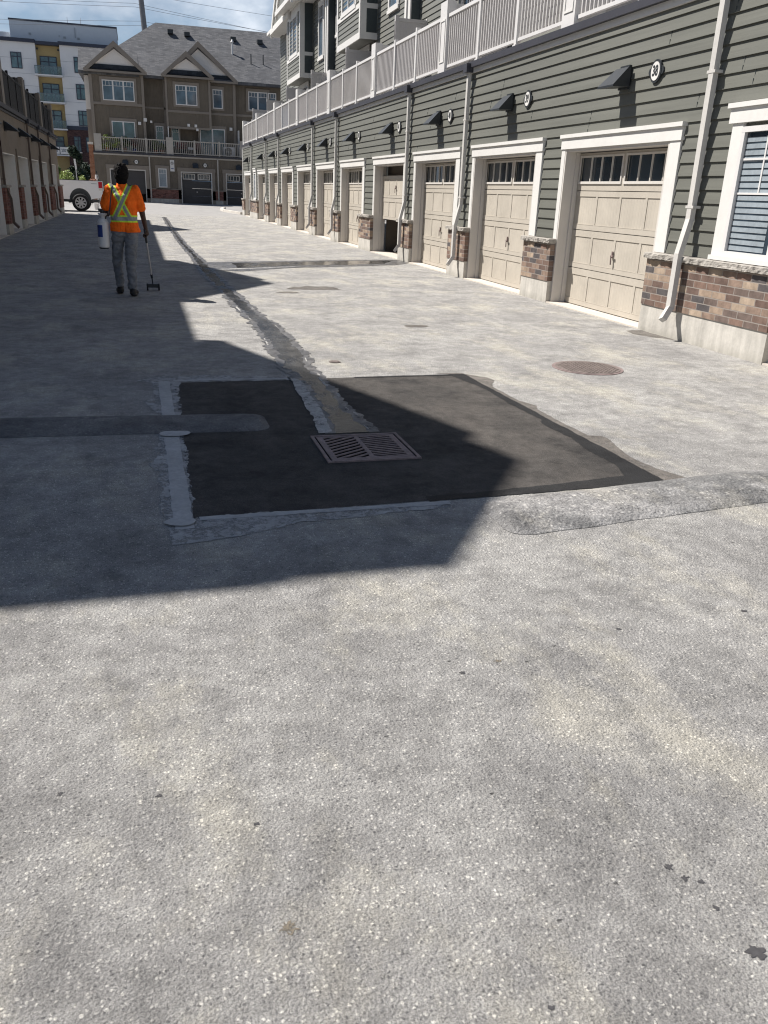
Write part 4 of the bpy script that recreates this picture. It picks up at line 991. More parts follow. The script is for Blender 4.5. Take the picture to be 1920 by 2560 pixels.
# deck edge, railing and columns of the tan block
fb(MB(), -2.7, 22, 3.48, 3.60, .002, .10).build('gutter', 'gutter', TB); fb(MB(), -2.7, 22, 3.38, 3.475, .002, .05).build('fascia_band', 'tan_rail', TB)
colT = [-2.35, 2.52, 7.75, 12.9, 18.1]
for x in colT: fb(MB(), x - .24, x + .24, 3.60, 4.72, -.16, .04).build('deck_column', 'tan_rail', TB)
for a, b in zip(colT[:-1], colT[1:]):
    r = MB(); fb(r, a + .25, b - .25, 4.48, 4.54, -.07, .0); fb(r, a + .25, b - .25, 3.66, 3.71, -.06, -.01)
    for j in (1, 2): xm = a + (b - a) * j / 3; fb(r, xm - .05, xm + .05, 3.6, 4.60, -.075, .005)
    r = r.build('railing', 'tan_rail', TB); q = MB(); x = a + .36
    while x < b - .3: fb(q, x - .016, x + .016, 3.711, 4.479, -.05, -.02); x += .13
    q.build('balusters', 'tan_rail', r)
for x in (2.50, 7.5): fb(MB(), x - .03, x + .03, 3.6, 5.45, -1.4, -.5).build('privacy_panel', 'vinyl', TB)
for x in (1.05, 5.85, 9.3): fb(MB(), x - .045, x + .045, .55, 3.4, .06, .13).build('downspout', 'tan_rail', TB)
# hip roof
r = MB(); e = 8.68; xe, ye, rz = -3.25, YF + .85, 12.9
r.v += [(xe, ye, e), (24, ye, e), (24, ye + 13, e), (xe, ye + 13, e), (2.2, ye + 6.2, rz), (24, ye + 6.2, rz), (xe, ye, e - .18), (24, ye, e - .18), (24, ye + 13, e - .18), (xe, ye + 13, e - .18)]
r.f += [(0, 1, 5, 4), (1, 2, 5), (2, 3, 4, 5), (3, 0, 4), (0, 6, 7, 1), (3, 9, 6, 0), (2, 8, 9, 3), (1, 7, 8, 2), (6, 9, 8, 7)]
ro = r.build('roof', 'shingle', TB)
# side return of the roof on the left
r = MB(); r.prism([(-3.3, YF + .7, e - .2), (-3.3, YF + .7, e), (-3.3, YF + 3.4, 10.4), (-3.3, YF + 6.6, e)], (4.0, 0, 0)); r.build('roof_return', 'shingle', ro)
def gableT(x0, x1, zb_, xp, zp, yf, nm='gable'):
    g = MB().prism([(x0, yf, zb_), (xp, yf, zp), (x1, yf, zb_)], (0, 5.5, 0)).build('gable_roof', 'shingle', TB)
    w_ = MB(); a, b = x0 + .62, x1 - .62
    w_.prism([(a, yf - .01, zb_ + .33), (xp, yf - .01, zp - .42), (b, yf - .01, zb_ + .33)], (0, -.03, 0)).build('gable_face', 'cream', g)
    MB().prism([(x0 + .2, yf - .012, zb_ + .04), (x0 + .62, yf - .30 + .285, zb_ + .34), (x1 - .62, yf - .30 + .285, zb_ + .34), (x1 - .2, yf - .012, zb_ + .04)], (0, -.10, 0)).build('skirt_roof', 'shingle_dark', g)
    k_ = MB()
    for xa in (x0, x1):
        sg = 1 if xa < xp else -1
        k_.prism([(xa - sg * .05, yf - .11, zb_ - .03), (xp, yf - .11, zp + .05), (xp, yf - .11, zp - .32), (xa + sg * .30, yf - .11, zb_ - .03)], (0, -.16, 0))
    k_.box(x0, x1, yf - .26, yf - .111, zb_ - .16, zb_ - .031)
    k_.build('rake_board', 'tan_trim', g)
    MB().box(x0 + .02, x1 - .02, yf - .10, yf + .8, zb_ - .10, zb_ - .04).build('soffit', 'tan_trim', g)
yg = YF + .55
gableT(-2.92, 1.22, 8.76, -.84, 10.50, yg); gableT(2.45, 7.55, 8.66, 4.82, 10.98, yg + .5); gableT(2.20, 5.80, 8.76, 3.95, 10.25, yg)
for x, zz in ((3.2, 12.1), (4.4, 12.0), (7.8, 11.95), (9.8, 11.9)):
    MB().box(x - .2, x + .2, YF + 5.4 + (zz - 12) * 1, YF + 5.9, zz - .05, zz + .22).build('roof_vent', 'black', ro)
MB().cyl((7.55, YF + 4.0, 10.5), (7.55, YF + 4.0, 11.6), .07).cyl((7.55, YF + 4.0, 11.6), (7.55, YF + 4.0, 11.8), .13, .02).build('flue', 'vinyl', ro)
for x in (8.8, 9.7): MB().cyl((x, YF + 3.0, 9.9), (x, YF + 3.0, 10.8), .04).build('vent_pipe', 'black', ro)
# lamps, plaques and sign on the tan block
for x, nm in ((.15 - .75, 'nearest the left corner'), (4.25, 'over the middle charcoal garage door'), (7.35, 'beside the end of the green row')):
    t = thing('wall_lamp', (x, YF - .01, 2.95), 'dark wall lamp on brown siding %s' % nm, 'wall lamp', 'wall lamps on the brown block')
    MB().prism([(x - .2, YF - .01, 2.78), (x - .13, YF - .01, 3.12), (x + .13, YF - .01, 3.12), (x + .2, YF - .01, 2.78)], (0, -.05, 0)).build('back_plate', 'black', t)
    MB().prism([(x - .2, YF - .061, 2.76), (x - .2, YF - .061, 3.06), (x - .2, YF - .10, 3.06), (x - .2, YF - .28, 2.78)], (.4, 0, 0)).build('hood', 'black', t)
number_sign(.15, YF - .001, 3.0, -1, '106', 'white number 106 plaque above the left charcoal garage behind the worker', 'house number plaques on the brown block', 'y', 1.25)
number_sign(4.95, YF - .001, 2.98, -1, '105', 'white number 105 plaque above the middle charcoal garage door', 'house number plaques on the brown block', 'y', 1.25)
t = thing('parking_sign', (2.62, YF, 2.5), 'tall white no parking sign between two garages on the brown block', 'sign')
MB().box(2.47, 2.77, YF - .03, YF - .001, 2.48, 3.24).build('plate', 'vinyl', t)
rg = MB(); n = 24
for k_ in range(n):
    a0, a1 = 2 * math.pi * k_ / n, 2 * math.pi * (k_ + 1) / n
    rg.prism([(2.62 + .105 * math.cos(a0), YF - .031, 3.02 + .105 * math.sin(a0)), (2.62 + .105 * math.cos(a1), YF - .031, 3.02 + .105 * math.sin(a1)), (2.62 + .085 * math.cos(a1), YF - .031, 3.02 + .085 * math.sin(a1)), (2.62 + .085 * math.cos(a0), YF - .031, 3.02 + .085 * math.sin(a0))], (0, -.004, 0))
rg.bar((2.55, YF - .037, 3.09), (2.69, YF - .037, 2.95), .016, .004, (0, 1, 0)).build('ring', 'charcoal_door', t)
text_mesh('P', .15, 'charcoal_door', 'letter', t, Matrix(((1, 0, 0, 2.62), (0, 0, -1, YF - .032), (0, 1, 0, 3.02), (0, 0, 0, 1))))
MB().box(2.53, 2.71, YF - .034, YF - .0305, 2.65, 2.69).build('arrow', 'label_blue', t)

# ------------------------------------------------------------------ plants
def leaves(mb, c, rad, n, size, rnd, squash=1.0):
    for _ in range(n):
        d = Vector((rnd.gauss(0, 1), rnd.gauss(0, 1), rnd.gauss(0, 1))).normalized() * (rnd.random() ** .45)
        p = Vector(c) + Vector((d.x * rad[0], d.y * rad[1], d.z * rad[2]))
        a = Vector((rnd.uniform(-1, 1), rnd.uniform(-1, 1), rnd.uniform(-.6, .6))).normalized(); b = a.cross(Vector((rnd.uniform(-1, 1), rnd.uniform(-1, 1), 1))).normalized()
        sz = size * rnd.uniform(.6, 1.3); i = len(mb.v)
        mb.v += [tuple(p - a * sz), tuple(p + b * sz * .5), tuple(p + a * sz), tuple(p - b * sz * .5)]; mb.f.append((i, i + 1, i + 2, i + 3))
def plant(name, base, w, h, mat, label, cat, n=900, size=.09, clumps=9, trunk=.15, seed=1, group=None, lobes=1.0):
    rnd = random.Random(seed); t = thing(name, base, label, cat, group)
    mb = MB(); st = MB(); B = Vector(base)
    for c in range(clumps):
        u = rnd.uniform(0, 1); ang = rnd.uniform(0, 2 * math.pi); r = rnd.random() ** .5 * w * .36 * (1 - .5 * u)
        cz = h * (trunk + (1 - trunk) * (.15 + .75 * u)); cc = B + Vector((math.cos(ang) * r, math.sin(ang) * r, cz))
        rr = w * rnd.uniform(.16, .28)
        leaves(mb, cc, (rr, rr, min(rr, h * .2)), n // clumps, size, rnd)
        st.cyl(B + Vector((0, 0, h * trunk * .6)), cc, .02 * h ** .5 + .01, .006, 6)
    st.cyl(B, B + Vector((0, 0, h * max(trunk, .2))), .035 * h ** .7 + .01, .02 * h ** .7 + .008, 8)
    mb.build('crown' if cat == 'tree' else 'foliage', mat, t); st.build('trunk' if cat == 'tree' else 'stem', 'bark', t)
    return t
plant('shrub', (-4.2, 60.5, .25), 1.5, 1.95, 'leaf_lime', 'rounded lime green shrub behind the white pickup bed', 'shrub', 1600, .07, 12, .1, 2)
plant('shrub', (-3.35, 61.2, .27), .8, 1.75, 'leaf_lime', 'narrow lime green shrub behind the pale sign post', 'shrub', 700, .06, 7, .2, 3)
plant('flowering_shrub', (-2.75, 60.8, .27), .85, 1.75, 'flower', 'shrub with pink and white blooms behind the pickup tailgate', 'flowering shrub', 420, .09, 7, .3, 4)
plant('tree', (-7.0, 84, .33), 2.0, 2.5, 'leaf', 'leafy green tree beyond the far corner of the left row', 'tree', 2200, .16, 14, .2, 5)
plant('tree', (-5.15, 88, .33), 1.9, 4.4, 'leaf_dark', 'dark narrow tree against the apartment brick base', 'tree', 2600, .15, 16, .12, 6)
plant('tree', (-4.3, 92, .33), 2.6, 2.9, 'leaf_dark', 'low dark tree beside the orange brick corner of the brown block', 'tree', 2200, .15, 14, .1, 7)
for i, (x, wd, hh, mt, lb) in enumerate(((-1.75, .75, .95, 'leaf_lime', 'leafy lime plant at the left end of the brown block balcony'), (-1.15, .75, .85, 'leaf_lime', 'lime plant beside the first railing post of the brown block balcony'), (-.55, .6, .9, 'leaf', 'trailing green plant next to the balcony post of the brown block'),
                                         (.05, .55, .95, 'leaf_red', 'reddish plant in the middle of the left balcony of the brown block'), (1.55, .6, .85, 'leaf', 'green plant at the right of the left balcony of the brown block'), (2.0, .45, .7, 'leaf', 'small green plant beside the balcony column of the brown block'))):
    t = plant('potted_plant', (x, YF + .35, 3.62), wd * 1.35, hh * 1.08, mt, lb, 'potted plant', 700, .06, 8, .2, 20 + i, 'potted plants on the brown block balcony')
    MB().cyl((x, YF + .35, 3.625), (x, YF + .35, 3.86), .12, .16, 14).build('pot', 'label_blue' if i in (1, 3) else 'brick_orange', t)
# balcony furniture and condenser unit
t = thing('air_conditioner', (6.75, YF + .5, 3.62), 'pale outdoor air conditioner behind the right balcony railing of the brown block', 'air conditioner')
MB().box(6.35, 7.15, YF + .35, YF + .68, 3.66, 4.30).build('housing', 'stucco', t)
fn = MB()
for r_ in (.08, .14, .20, .26):
    for k_ in range(20):
        a0, a1 = 2 * math.pi * k_ / 20, 2 * math.pi * (k_ + 1) / 20; fn.bar((6.68 + r_ * math.cos(a0), YF + .335, 3.98 + r_ * math.sin(a0)), (6.68 + r_ * math.cos(a1), YF + .335, 3.98 + r_ * math.sin(a1)), .035)
fn.build('fan_grille', 'black', t)
MB().box(6.4, 6.5, YF + .36, YF + .66, 3.62, 3.659).box(7.0, 7.1, YF + .36, YF + .66, 3.62, 3.659).build('foot', 'black', t)
for i, (x, lb) in enumerate(((3.15, 'red balcony chair nearest the column on the brown block'), (3.55, 'red balcony chair beside the small table on the brown block'), (4.55, 'red balcony chair to the right of the small table on the brown block'))):
    t = thing('balcony_chair', (x, YF + .55, 3.62), lb, 'chair', 'red chairs on the brown block balcony')
    MB().box(x - .2, x + .2, YF + .4, YF + .8, 4.02, 4.06).build('seat', 'leaf_red', t)
    bk = MB()
    for j in range(4): bk.box(x - .19 + j * .105, x - .11 + j * .105, YF + .78, YF + .82, 4.06, 4.46)
    bk.build('backrest', 'leaf_red', t)
    for sx in (-.18, .18):
        for sy in (.42, .76): MB().box(x + sx - .02, x + sx + .02, YF + sy - .02, YF + sy + .02, 3.62, 4.02).build('leg', 'black', t)
t = thing('balcony_table', (4.05, YF + .5, 3.62), 'small pale table between the red chairs on the brown block balcony', 'table')
MB().box(3.8, 4.3, YF + .3, YF + .7, 4.0, 4.14).build('top', 'stucco', t); MB().cyl((4.05, YF + .5, 3.62), (4.05, YF + .5, 4.0), .04).build('leg', 'black', t)

# ------------------------------------------------------------------ apartment block behind
YA = 119.0; KA = 1.19
AB = thing('apartment_block', (-9, YA, .3), 'tall pale grey apartment block with ochre balcony recesses and a dark brick base', 'apartments')
def AX(x): return x * KA
def AZ(z): return 1.52 + (z - 1.52) * KA
def ab(mb, x0, x1, z0, z1, d0, d1): return mb.box(AX(x0), AX(x1), YA - d1, YA - d0, AZ(z0), AZ(z1))
w = MB(); ab(w, -22, -8.85, 6.93, 14.34, -12, 0); ab(w, -6.55, 6, 6.93, 14.34, -12, 0); w.build('wall', 'stucco', AB)
w = ab(MB(), -8.849, -6.551, .55, 14.24, -12, -.7); w.build('recess_wall', 'yellow', AB)
w = MB(); ab(w, -22, -8.85, .3, 6.929, -12, .05); ab(w, -6.55, 6, .3, 6.929, -12, .05); w.build('brick_base', 'brick_dark', AB)
w = MB(); ab(w, -22.1, -8.83, 14.341, 14.66, -12, .35); ab(w, -8.82, -6.66, 14.241, 14.54, -12, .25); ab(w, -6.65, 6.1, 14.341, 14.64, -12, .35); ab(w, -6.55, 6, 6.58, 6.935, .051, .15); ab(w, -22, -8.86, 6.58, 6.935, .051, .15); w.build('cornice', 'navy', AB)
w = ab(MB(), -11.2, -.9, 14.3, 16.45, -11, -1.8).build('penthouse', 'pent', AB)
ab(MB(), -11.25, -.85, 16.451, 16.6, -11.1, -1.7).build('cornice', 'navy', w)
v = MB()
for x, z, q in ((-9.35, 15.35, .2), (-6.55, 15.35, .1), (-6.05, 15.25, .22), (-4.7, 15.25, .22)): ab(v, x - q / 2, x + q / 2, z - q / 2.5, z + q / 2.5, -1.80, -1.72)
ab(v, -5.02, -4.98, 15.3, 16.2, -1.8, -1.7); v.build('vent', 'curtain', w)
for x in (-5.70, -4.40): MB().cyl((AX(x), YA + 3, AZ(16.4)), (AX(x), YA + 3, AZ(17.3)), .05, .02, 8).build('antenna', 'vinyl', w)
MB().cyl((AX(-11.95), YA + 4, AZ(14.6)), (AX(-11.95), YA + 4, AZ(15.5)), .75, .75, 16).cyl((AX(-11.3), YA + 4, AZ(14.6)), (AX(-11.3), YA + 4, AZ(15.1)), .4, .4, 16).build('roof_unit', 'stucco', AB)
jl = MB()
for z in (12.9, 11.55, 10.45, 9.2, 8.0, 7.4): ab(jl, -22, -8.85, z - .012, z + .012, 0, .012); ab(jl, -6.55, 6, z - .012, z + .012, 0, .012)
jl.build('panel_joint', 'curtain', AB)
def aw(x0, x1, z0, z1, d=.0, v_=.62, pane='blue_win'):
    f = MB(); q = .07
    ab(f, x0, x1, z0, z0 + q, d, d + .08); ab(f, x0, x1, z1 - q, z1, d, d + .08); ab(f, x0, x0 + q, z0 + q, z1 - q, d, d + .079); ab(f, x1 - q, x1, z0 + q, z1 - q, d, d + .079)
    xm = x0 + (x1 - x0) * v_; zm = z1 - (z1 - z0) * .27
    ab(f, xm - .045, xm + .045, z0 + q, z1 - q, d, d + .078); ab(f, x0 + q, x1 - q, zm - .04, zm + .04, d, d + .077)
    o_ = f.build('window', 'navy', AB); ab(MB(), x0 + .03, x1 - .03, z0 + .03, z1 - .03, d, d + .03).build('pane', pane, o_)
for i in range(4):
    dz = -2.47 * i
    if i < 3: aw(-11.24, -10.21, 11.95 + dz, 13.40 + dz); aw(-5.28, -4.3, 11.92 + dz, 13.37 + dz, v_=.42); aw(-14.6, -13.6, 11.95 + dz, 13.40 + dz)
    # balcony doors with transom
    aw(-8.55, -6.95, 11.45 + dz, 13.30 + dz, -.69, .52)
    s_ = MB(); ab(s_, -9.06, -6.42, 11.40 + dz, 11.52 + dz, -.7, 1.0); so = s_.build('balcony_slab', 'stucco', AB)
    g_ = MB(); ab(g_, -9.02, -6.46, 11.56 + dz, 12.24 + dz, .93, .95); g_.build('glass_panel', 'bal_glass', so)
    r_ = MB(); ab(r_, -9.04, -6.44, 12.24 + dz, 12.29 + dz, .90, .98)
    for x in (-9.03, -8.2, -7.3, -6.49): ab(r_, x, x + .04, 11.52 + dz, 12.24 + dz, .955, .99)
    r_.build('balcony_rail', 'lt_frame', so)
    for x in (-8.72, -6.72): MB().box(AX(x) - .1, AX(x) + .1, YA + .55, YA + .7, AZ(13.85 + dz), AZ(14.0 + dz)).build('sconce', 'black', AB)
aw(-5.93, -5.25, 4.45, 5.95, .06); aw(-4.75, -4.1, 4.45, 5.95, .06)
ab(MB(), -6.0, -5.2, 4.35, 4.45, .06, .2).build('window_sill', 'curb', AB)
# two printed sheets hung on the lowest balcony
for i, (x0, x1, tx, lb) in enumerate(((-8.62, -8.32, '', 'narrow blank white sheet at the left of the lowest apartment balcony'), (-8.22, -7.40, 'A10', 'white banner reading A10 on the lowest apartment balcony'), (-7.32, -6.50, '2501', 'white banner reading 2501 on the lowest apartment balcony'))):
    t = thing('balcony_banner', (AX(x0), YA - 1.3, AZ(4.17)), lb, 'banner', 'banners on the apartment balcony')
    ab(MB(), x0, x1, 4.17, 4.83, 1.0, 1.03).build('sheet', 'vinyl', t)
    if tx: text_mesh(tx, .5, 'lt_frame', 'lettering', t, Matrix(((1, 0, 0, AX((x0 + x1) / 2)), (0, 0, -1, YA - 1.035), (0, 1, 0, AZ(4.5)), (0, 0, 0, 1))) @ Matrix.Diagonal((.72, 1, 1, 1)))

# hydro pole and wires
YP = 95
t = thing('utility_pole', (2.6, YP, .3), 'tall dark grey utility pole rising behind the brown block roof', 'utility pole')
MB().cyl((2.75, YP, .3), (1.55, YP, 19.6), .36, .24, 12).build('pole', 'pole', t)
MB().bar((.4, YP, 18.9), (2.8, YP, 18.8), .12).build('crossarm', 'pole', t)
wires = [((-60, 16.4), (1.0, 17.75), (40, 14.2)), ((-60, 16.1), (1.05, 17.45), (40, 14.9)), ((-60, 13.6), (1.6, 16.3), (40, 13.4)), ((-60, 13.2), (2.04, 15.95), (40, 13.1)), ((-60, 18.2), (1.3, 18.6), (40, 17.0))]
names = ['uppermost', 'second', 'third', 'fourth', 'lowest']
wires.sort(key=lambda q: -q[1][1])
for (a, b, c), nm in zip(wires, names):
    mb = MB()
    for p, q in ((a, b), (b, c)):
        pts = []
        for i in range(13):
            u = i / 12; pts.append(Vector((p[0] + (q[0] - p[0]) * u, YP - .2, p[1] + (q[1] - p[1]) * u - 4 * (.5 if abs(q[0] - p[0]) > 50 else .3) * u * (1 - u))))
        for i in range(12): mb.cyl(pts[i], pts[i + 1], .015, n=5)
    o = mb.build('overhead_wire', 'cable'); tag(recentre(o), '%s of the five overhead wires crossing the sky' % nm, 'wire', 'overhead wires')

# street sign post and small markers by the shrubs
t = thing('sign_post', (-3.62, 59.5, .2), 'leaning pale flat sign post seen edge on behind the pickup bed', 'sign post')
MB().bar((-3.50, 59.5, .2), (-3.60, 59.5, 2.85), .05, .05).build('post', 'alloy', t); MB().bar((-3.55, 59.45, 2.25), (-3.60, 59.45, 2.86), .10, .26, (0, 1, 0)).build('plate', 'vinyl', t)
o = MB().cyl((-2.42, 61, .25), (-2.42, 61, 1.75), .05).cyl((-2.42, 61, 1.751), (-2.42, 61, 2.0), .11, .09).build('garden_light_post', 'vinyl'); tag(recentre(o), 'short post with a round white head beside the orange brick corner', 'post')

# ------------------------------------------------------------------ pickup truck
T = thing('pickup_truck', (-4.3, 52, 0), 'white pickup truck parked across the far end, its bed in view', 'pickup truck')
yN = 51.0; TW = 2.0; zg = .0
def side(pts, y, th, mat, name, par=T): return MB().prism([(x, y, z) for x, z in pts], (0, th, 0)).build(name, mat, par, bevel=.015)
def arch(cx, r, n=12, z0=.58): return [(cx + r * math.cos(math.pi * (1 - i / n)), max(z0, .62 + r * math.sin(math.pi * (1 - i / n)) * 1.05)) for i in range(n + 1)]
ax_r, ax_f = -2.96, -6.75
bedp = [(-1.80, 1.60), (-1.78, 1.10), (-1.90, .74), (ax_r + .60, .66)] + arch(ax_r, .56)[::-1] + [(ax_r - .60, .62), (-4.12, .62), (-4.12, 1.60)]
for y in (yN, yN + TW - .1): side(bedp, y, .1, 'truck', 'bed_side')
MB().box(-4.1, -1.87, yN + .61, yN + TW - .61, .9, .98).build('bed_floor', 'truck', T)
MB().box(-1.86, -1.80, yN + .1, yN + TW - .1, .8, 1.58).build('tailgate', 'truck', T)
MB().box(-4.1, -1.85, yN - .005, yN + .10, 1.601, 1.625).build('bed_rail', 'black', T)
cabp = [(-4.14, .60), (-4.14, 1.62), (-4.28, 2.08), (-5.6, 2.10), (-6.2, 1.58), (-7.35, 1.48), (-7.55, 1.25), (-7.58, .62), (ax_f - .6, .60)] + arch(ax_f, .56) + [(ax_f + .6, .58)]
MB().prism([(x, yN + .02, z) for x, z in cabp], (0, TW - .04, 0)).build('cab', 'truck', T, bevel=.03)
MB().prism([(-4.38, yN + .015, 1.62), (-4.45, yN + .015, 2.0), (-5.55, yN + .015, 2.0), (-6.0, yN + .015, 1.62)], (0, .006, 0)).build('side_window', 'glass', T)
for yy in (yN - .001, ):
    MB().box(-1.97, -1.775, yN - .015, yN + .12, 1.24, 1.56).build('tail_lamp', 'red_lamp', T); MB().box(-1.965, -1.775, yN - .012, yN + .12, 1.12, 1.238).build('reverse_lamp', 'clear_lamp', T)
MB().box(-1.95, -1.62, yN + .1, yN + TW - .1, .60, .80).build('bumper', 'alloy', T)
MB().box(-7.4, -2.0, yN + .35, yN + TW - .35, .48, .62).build('chassis', 'black', T)
MB().prism([(-3.35, yN - .012, 1.42), (-3.15, yN - .018, 1.455), (-2.85, yN - .018, 1.455), (-2.6, yN - .012, 1.42), (-2.85, yN - .012, 1.43), (-3.15, yN - .012, 1.43)], (0, .02, 0)).build('arch_crease', 'truck', T)
MB().box(-2.35, -2.05, yN - .006, yN + .0, 1.44, 1.475).build('badge', 'alloy', T)
for cx_ in (ax_r, ax_f):
    for yy, sg in ((yN + .02, -1), (yN + TW - .32, 1)):
        n = 36; r = .455; cz = .46 + gz(cx_, yN)
        ty = MB(); prof = [(.30, 0), (.40, -.01), (.445, .03), (.455, .08), (.455, .22), (.445, .27), (.30, .28)]
        for k_ in range(n):
            a = 2 * math.pi * k_ / n
            for pr_, pd in prof: ty.v.append((cx_ + pr_ * math.cos(a), yy + pd, cz + pr_ * math.sin(a)))
        m = len(prof)
        for k_ in range(n):
            for j in range(m - 1): a = k_ * m + j; b = ((k_ + 1) % n) * m + j; ty.f.append((a, a + 1, b + 1, b))
        wo = ty.build('wheel', 'rubber', T, smooth=True)
        yr = yy + .015 if sg < 0 else yy + .25
        rim = MB()
        for k_ in range(n):
            a0, a1 = 2 * math.pi * k_ / n, 2 * math.pi * (k_ + 1) / n
            rim.prism([(cx_ + .30 * math.cos(a0), yr, cz + .30 * math.sin(a0)), (cx_ + .30 * math.cos(a1), yr, cz + .30 * math.sin(a1)), (cx_ + .255 * math.cos(a1), yr, cz + .255 * math.sin(a1)), (cx_ + .255 * math.cos(a0), yr, cz + .255 * math.sin(a0))], (0, .05, 0))
        for k_ in range(8):
            a = 2 * math.pi * (k_ + .5) / 8; rim.bar((cx_ + .06 * math.cos(a), yr + .02, cz + .06 * math.sin(a)), (cx_ + .27 * math.cos(a), yr + .02, cz + .27 * math.sin(a)), .085, .03, (0, 1, 0))
        rim.cyl((cx_, yr - .005, cz), (cx_, yr + .04, cz), .10, n=20).build('rim', 'alloy', wo)
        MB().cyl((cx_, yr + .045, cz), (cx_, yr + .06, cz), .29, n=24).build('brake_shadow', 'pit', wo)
wh = MB().box(ax_r - .62, ax_r + .62, yN + .33, yN + .6, .45, 1.24); wh.build('wheel_housing', 'black', T)
t = thing('long_handled_tool', (-1.9, 51.5, .98), 'thin black handled tool standing up at the back of the pickup bed', 'tool')
MB().cyl((-1.88, 51.5, .98), (-2.02, 51.5, 1.98), .016, n=8).build('handle', 'black', t); MB().cyl((-2.02, 51.5, 1.98), (-2.04, 51.5, 2.12), .035, .03, n=10).build('head', 'black', t)
t = thing('bucket', (-2.25, 54.5, 0), 'small white bucket on the ground behind the pickup wheel', 'bucket')
MB().cyl((-2.3, 54.5, gz(0, 54.5)), (-2.3, 54.5, gz(0, 54.5) + .36), .14, .17, 20).build('body', 'vinyl', t)

# ------------------------------------------------------------------ the worker
WB = Vector((-.185, 12.86, 0))
def capsules(segs):
    bm = bmesh.new()
    for p, r0, q, r1 in segs:
        p = Vector(p); q = Vector(q)
        for c, r in ((p, r0), (q, r1)): bmesh.ops.create_icosphere(bm, subdivisions=3, radius=r, matrix=Matrix.Translation(c))
        d = q - p
        if d.length > 1e-4:
            rot = d.to_track_quat('Z', 'Y').to_matrix().to_4x4()
            bmesh.ops.create_cone(bm, cap_ends=True, segments=20, radius1=r0, radius2=r1, depth=d.length, matrix=Matrix.Translation((p + q) / 2) @ rot)
    return bm
def ellips(bm, c, r, rot=None):
    m = Matrix.Translation(Vector(c)) @ (rot or Matrix()) @ Matrix.Diagonal((*r, 1)); bmesh.ops.create_icosphere(bm, subdivisions=4, radius=1, matrix=m)
def remesh(bm, name, mat, parent, vox=.008, smooth=4, wr=0, ws=9, zlim=None):
    me = bpy.data.meshes.new(name); bm.to_mesh(me); bm.free()
    o = bpy.data.objects.new(name, me); COL.objects.link(o)
    m = o.modifiers.new('r', 'REMESH'); m.mode = 'VOXEL'; m.voxel_size = vox; m.use_smooth_shade = True
    m2 = o.modifiers.new('s', 'SMOOTH'); m2.iterations = smooth; m2.factor = .5
    bpy.context.view_layer.update()
    nm = bpy.data.meshes.new_from_object(o.evaluated_get(bpy.context.evaluated_depsgraph_get())); bpy.data.objects.remove(o)
    if wr:
        nm.update(); ns = [v.normal.copy() for v in nm.vertices]
        for v, n_ in zip(nm.vertices, ns):
            p = v.co; k_ = noise.noise(Vector((p.x * ws, p.y * ws, p.z * ws * 1.6))) + .5 * noise.noise(Vector((p.x * ws * 2.2, p.y * ws * 2.2, p.z * ws * 3.5)))
            v.co = p + n_ * k_ * wr
    o = bpy.data.objects.new(name, nm); COL.objects.link(o); nm.materials.clear(); nm.materials.append(M[mat]); o.parent = parent; o['_base'] = tuple(parent['_base'])
    for p in nm.polygons: p.use_smooth = True
    return o
PW = thing('person', tuple(WB), 'worker seen from behind in orange shirt with reflective cross, pushing a wheeled wand', 'person')
# local coordinates: x right, y away from the camera, z up
SHL, SHR = (-.165, .0, 1.43), (.165, .0, 1.43)
EL, WL, HL = (-.245, -.03, 1.20), (-.235, .17, 1.13), (-.24, .22, 1.12)
ER, WR, HR = (.245, .02, 1.16), (.285, .12, .93), (.298, .15, .86)
hipL, hipR = (-.09, 0, .93), (.09, 0, .93); knL, knR = (-.140, .15, .51), (.050, -.01, .50); anL, anR = (-.125, .27, .11), (.050, -.04, .10)
bm = capsules([((0, .01, 1.0), .12, (0, .0, 1.3), .13), ((0, 0, 1.40), .07, (0, .02, 1.56), .055), (SHL, .055, EL, .045), (EL, .043, WL, .030), (SHR, .055, ER, .042), (ER, .041, WR, .028),
               ((-.12, 0, 1.42), .06, (.12, 0, 1.42), .06), (hipL, .08, knL, .055), (knL, .052, anL, .038), (hipR, .08, knR, .055), (knR, .052, anR, .038)])
ellips(bm, (0, .03, 1.66), (.075, .095, .115)); ellips(bm, (0, .075, 1.60), (.05, .05, .055))            # head, jaw
ellips(bm, (0, .125, 1.645), (.014, .02, .025)); 
for sx in (-1, 1): ellips(bm, (sx * .076, .03, 1.65), (.012, .018, .03)); ellips(bm, (sx * .03, .108, 1.672), (.016, .012, .008))
ellips(bm, (0, .112, 1.60), (.025, .012, .008))
def hand(bm, wrist, palm, down, side_, grip):
    w_, p_ = Vector(wrist), Vector(palm); d = Vector(down).normalized(); sd_ = Vector(side_).normalized(); g = Vector(grip).normalized()
    segs = [(w_, .024, p_, .030)]
    for i, (o_, ln) in enumerate(((-.03, .9), (-.010, 1.0), (.010, .95), (.030, .78))):
        a = p_ + sd_ * o_ + d * .025; b = a + (d * .6 + g * .6).normalized() * .036 * ln; c = b + (g * .9 - d * .35).normalized() * .026 * ln; e = c + (-d * .9 + g * .1).normalized() * .020 * ln
        segs += [(a, .0105, b, .0098), (b, .0098, c, .009), (c, .009, e, .0078)]
    th0 = p_ - sd_ * .032 - d * .01; th1 = th0 - sd_ * .014 + g * .028 + d * .012; th2 = th1 + g * .018 + sd_ * .022 + d * .01
    segs += [(th0, .013, th1, .011), (th1, .011, th2, .0095)]
    b2 = capsules(segs); me = bpy.data.meshes.new('t'); b2.to_mesh(me); b2.free(); bm.from_mesh(me); bpy.data.meshes.remove(me)
hand(bm, WR, HR, (.1, .25, -1), (.3, .9, .2), (-1, .1, 0))
hand(bm, WL, HL, (.0, 1, -.15), (-.2, 0, -1), (1, .2, -.1))
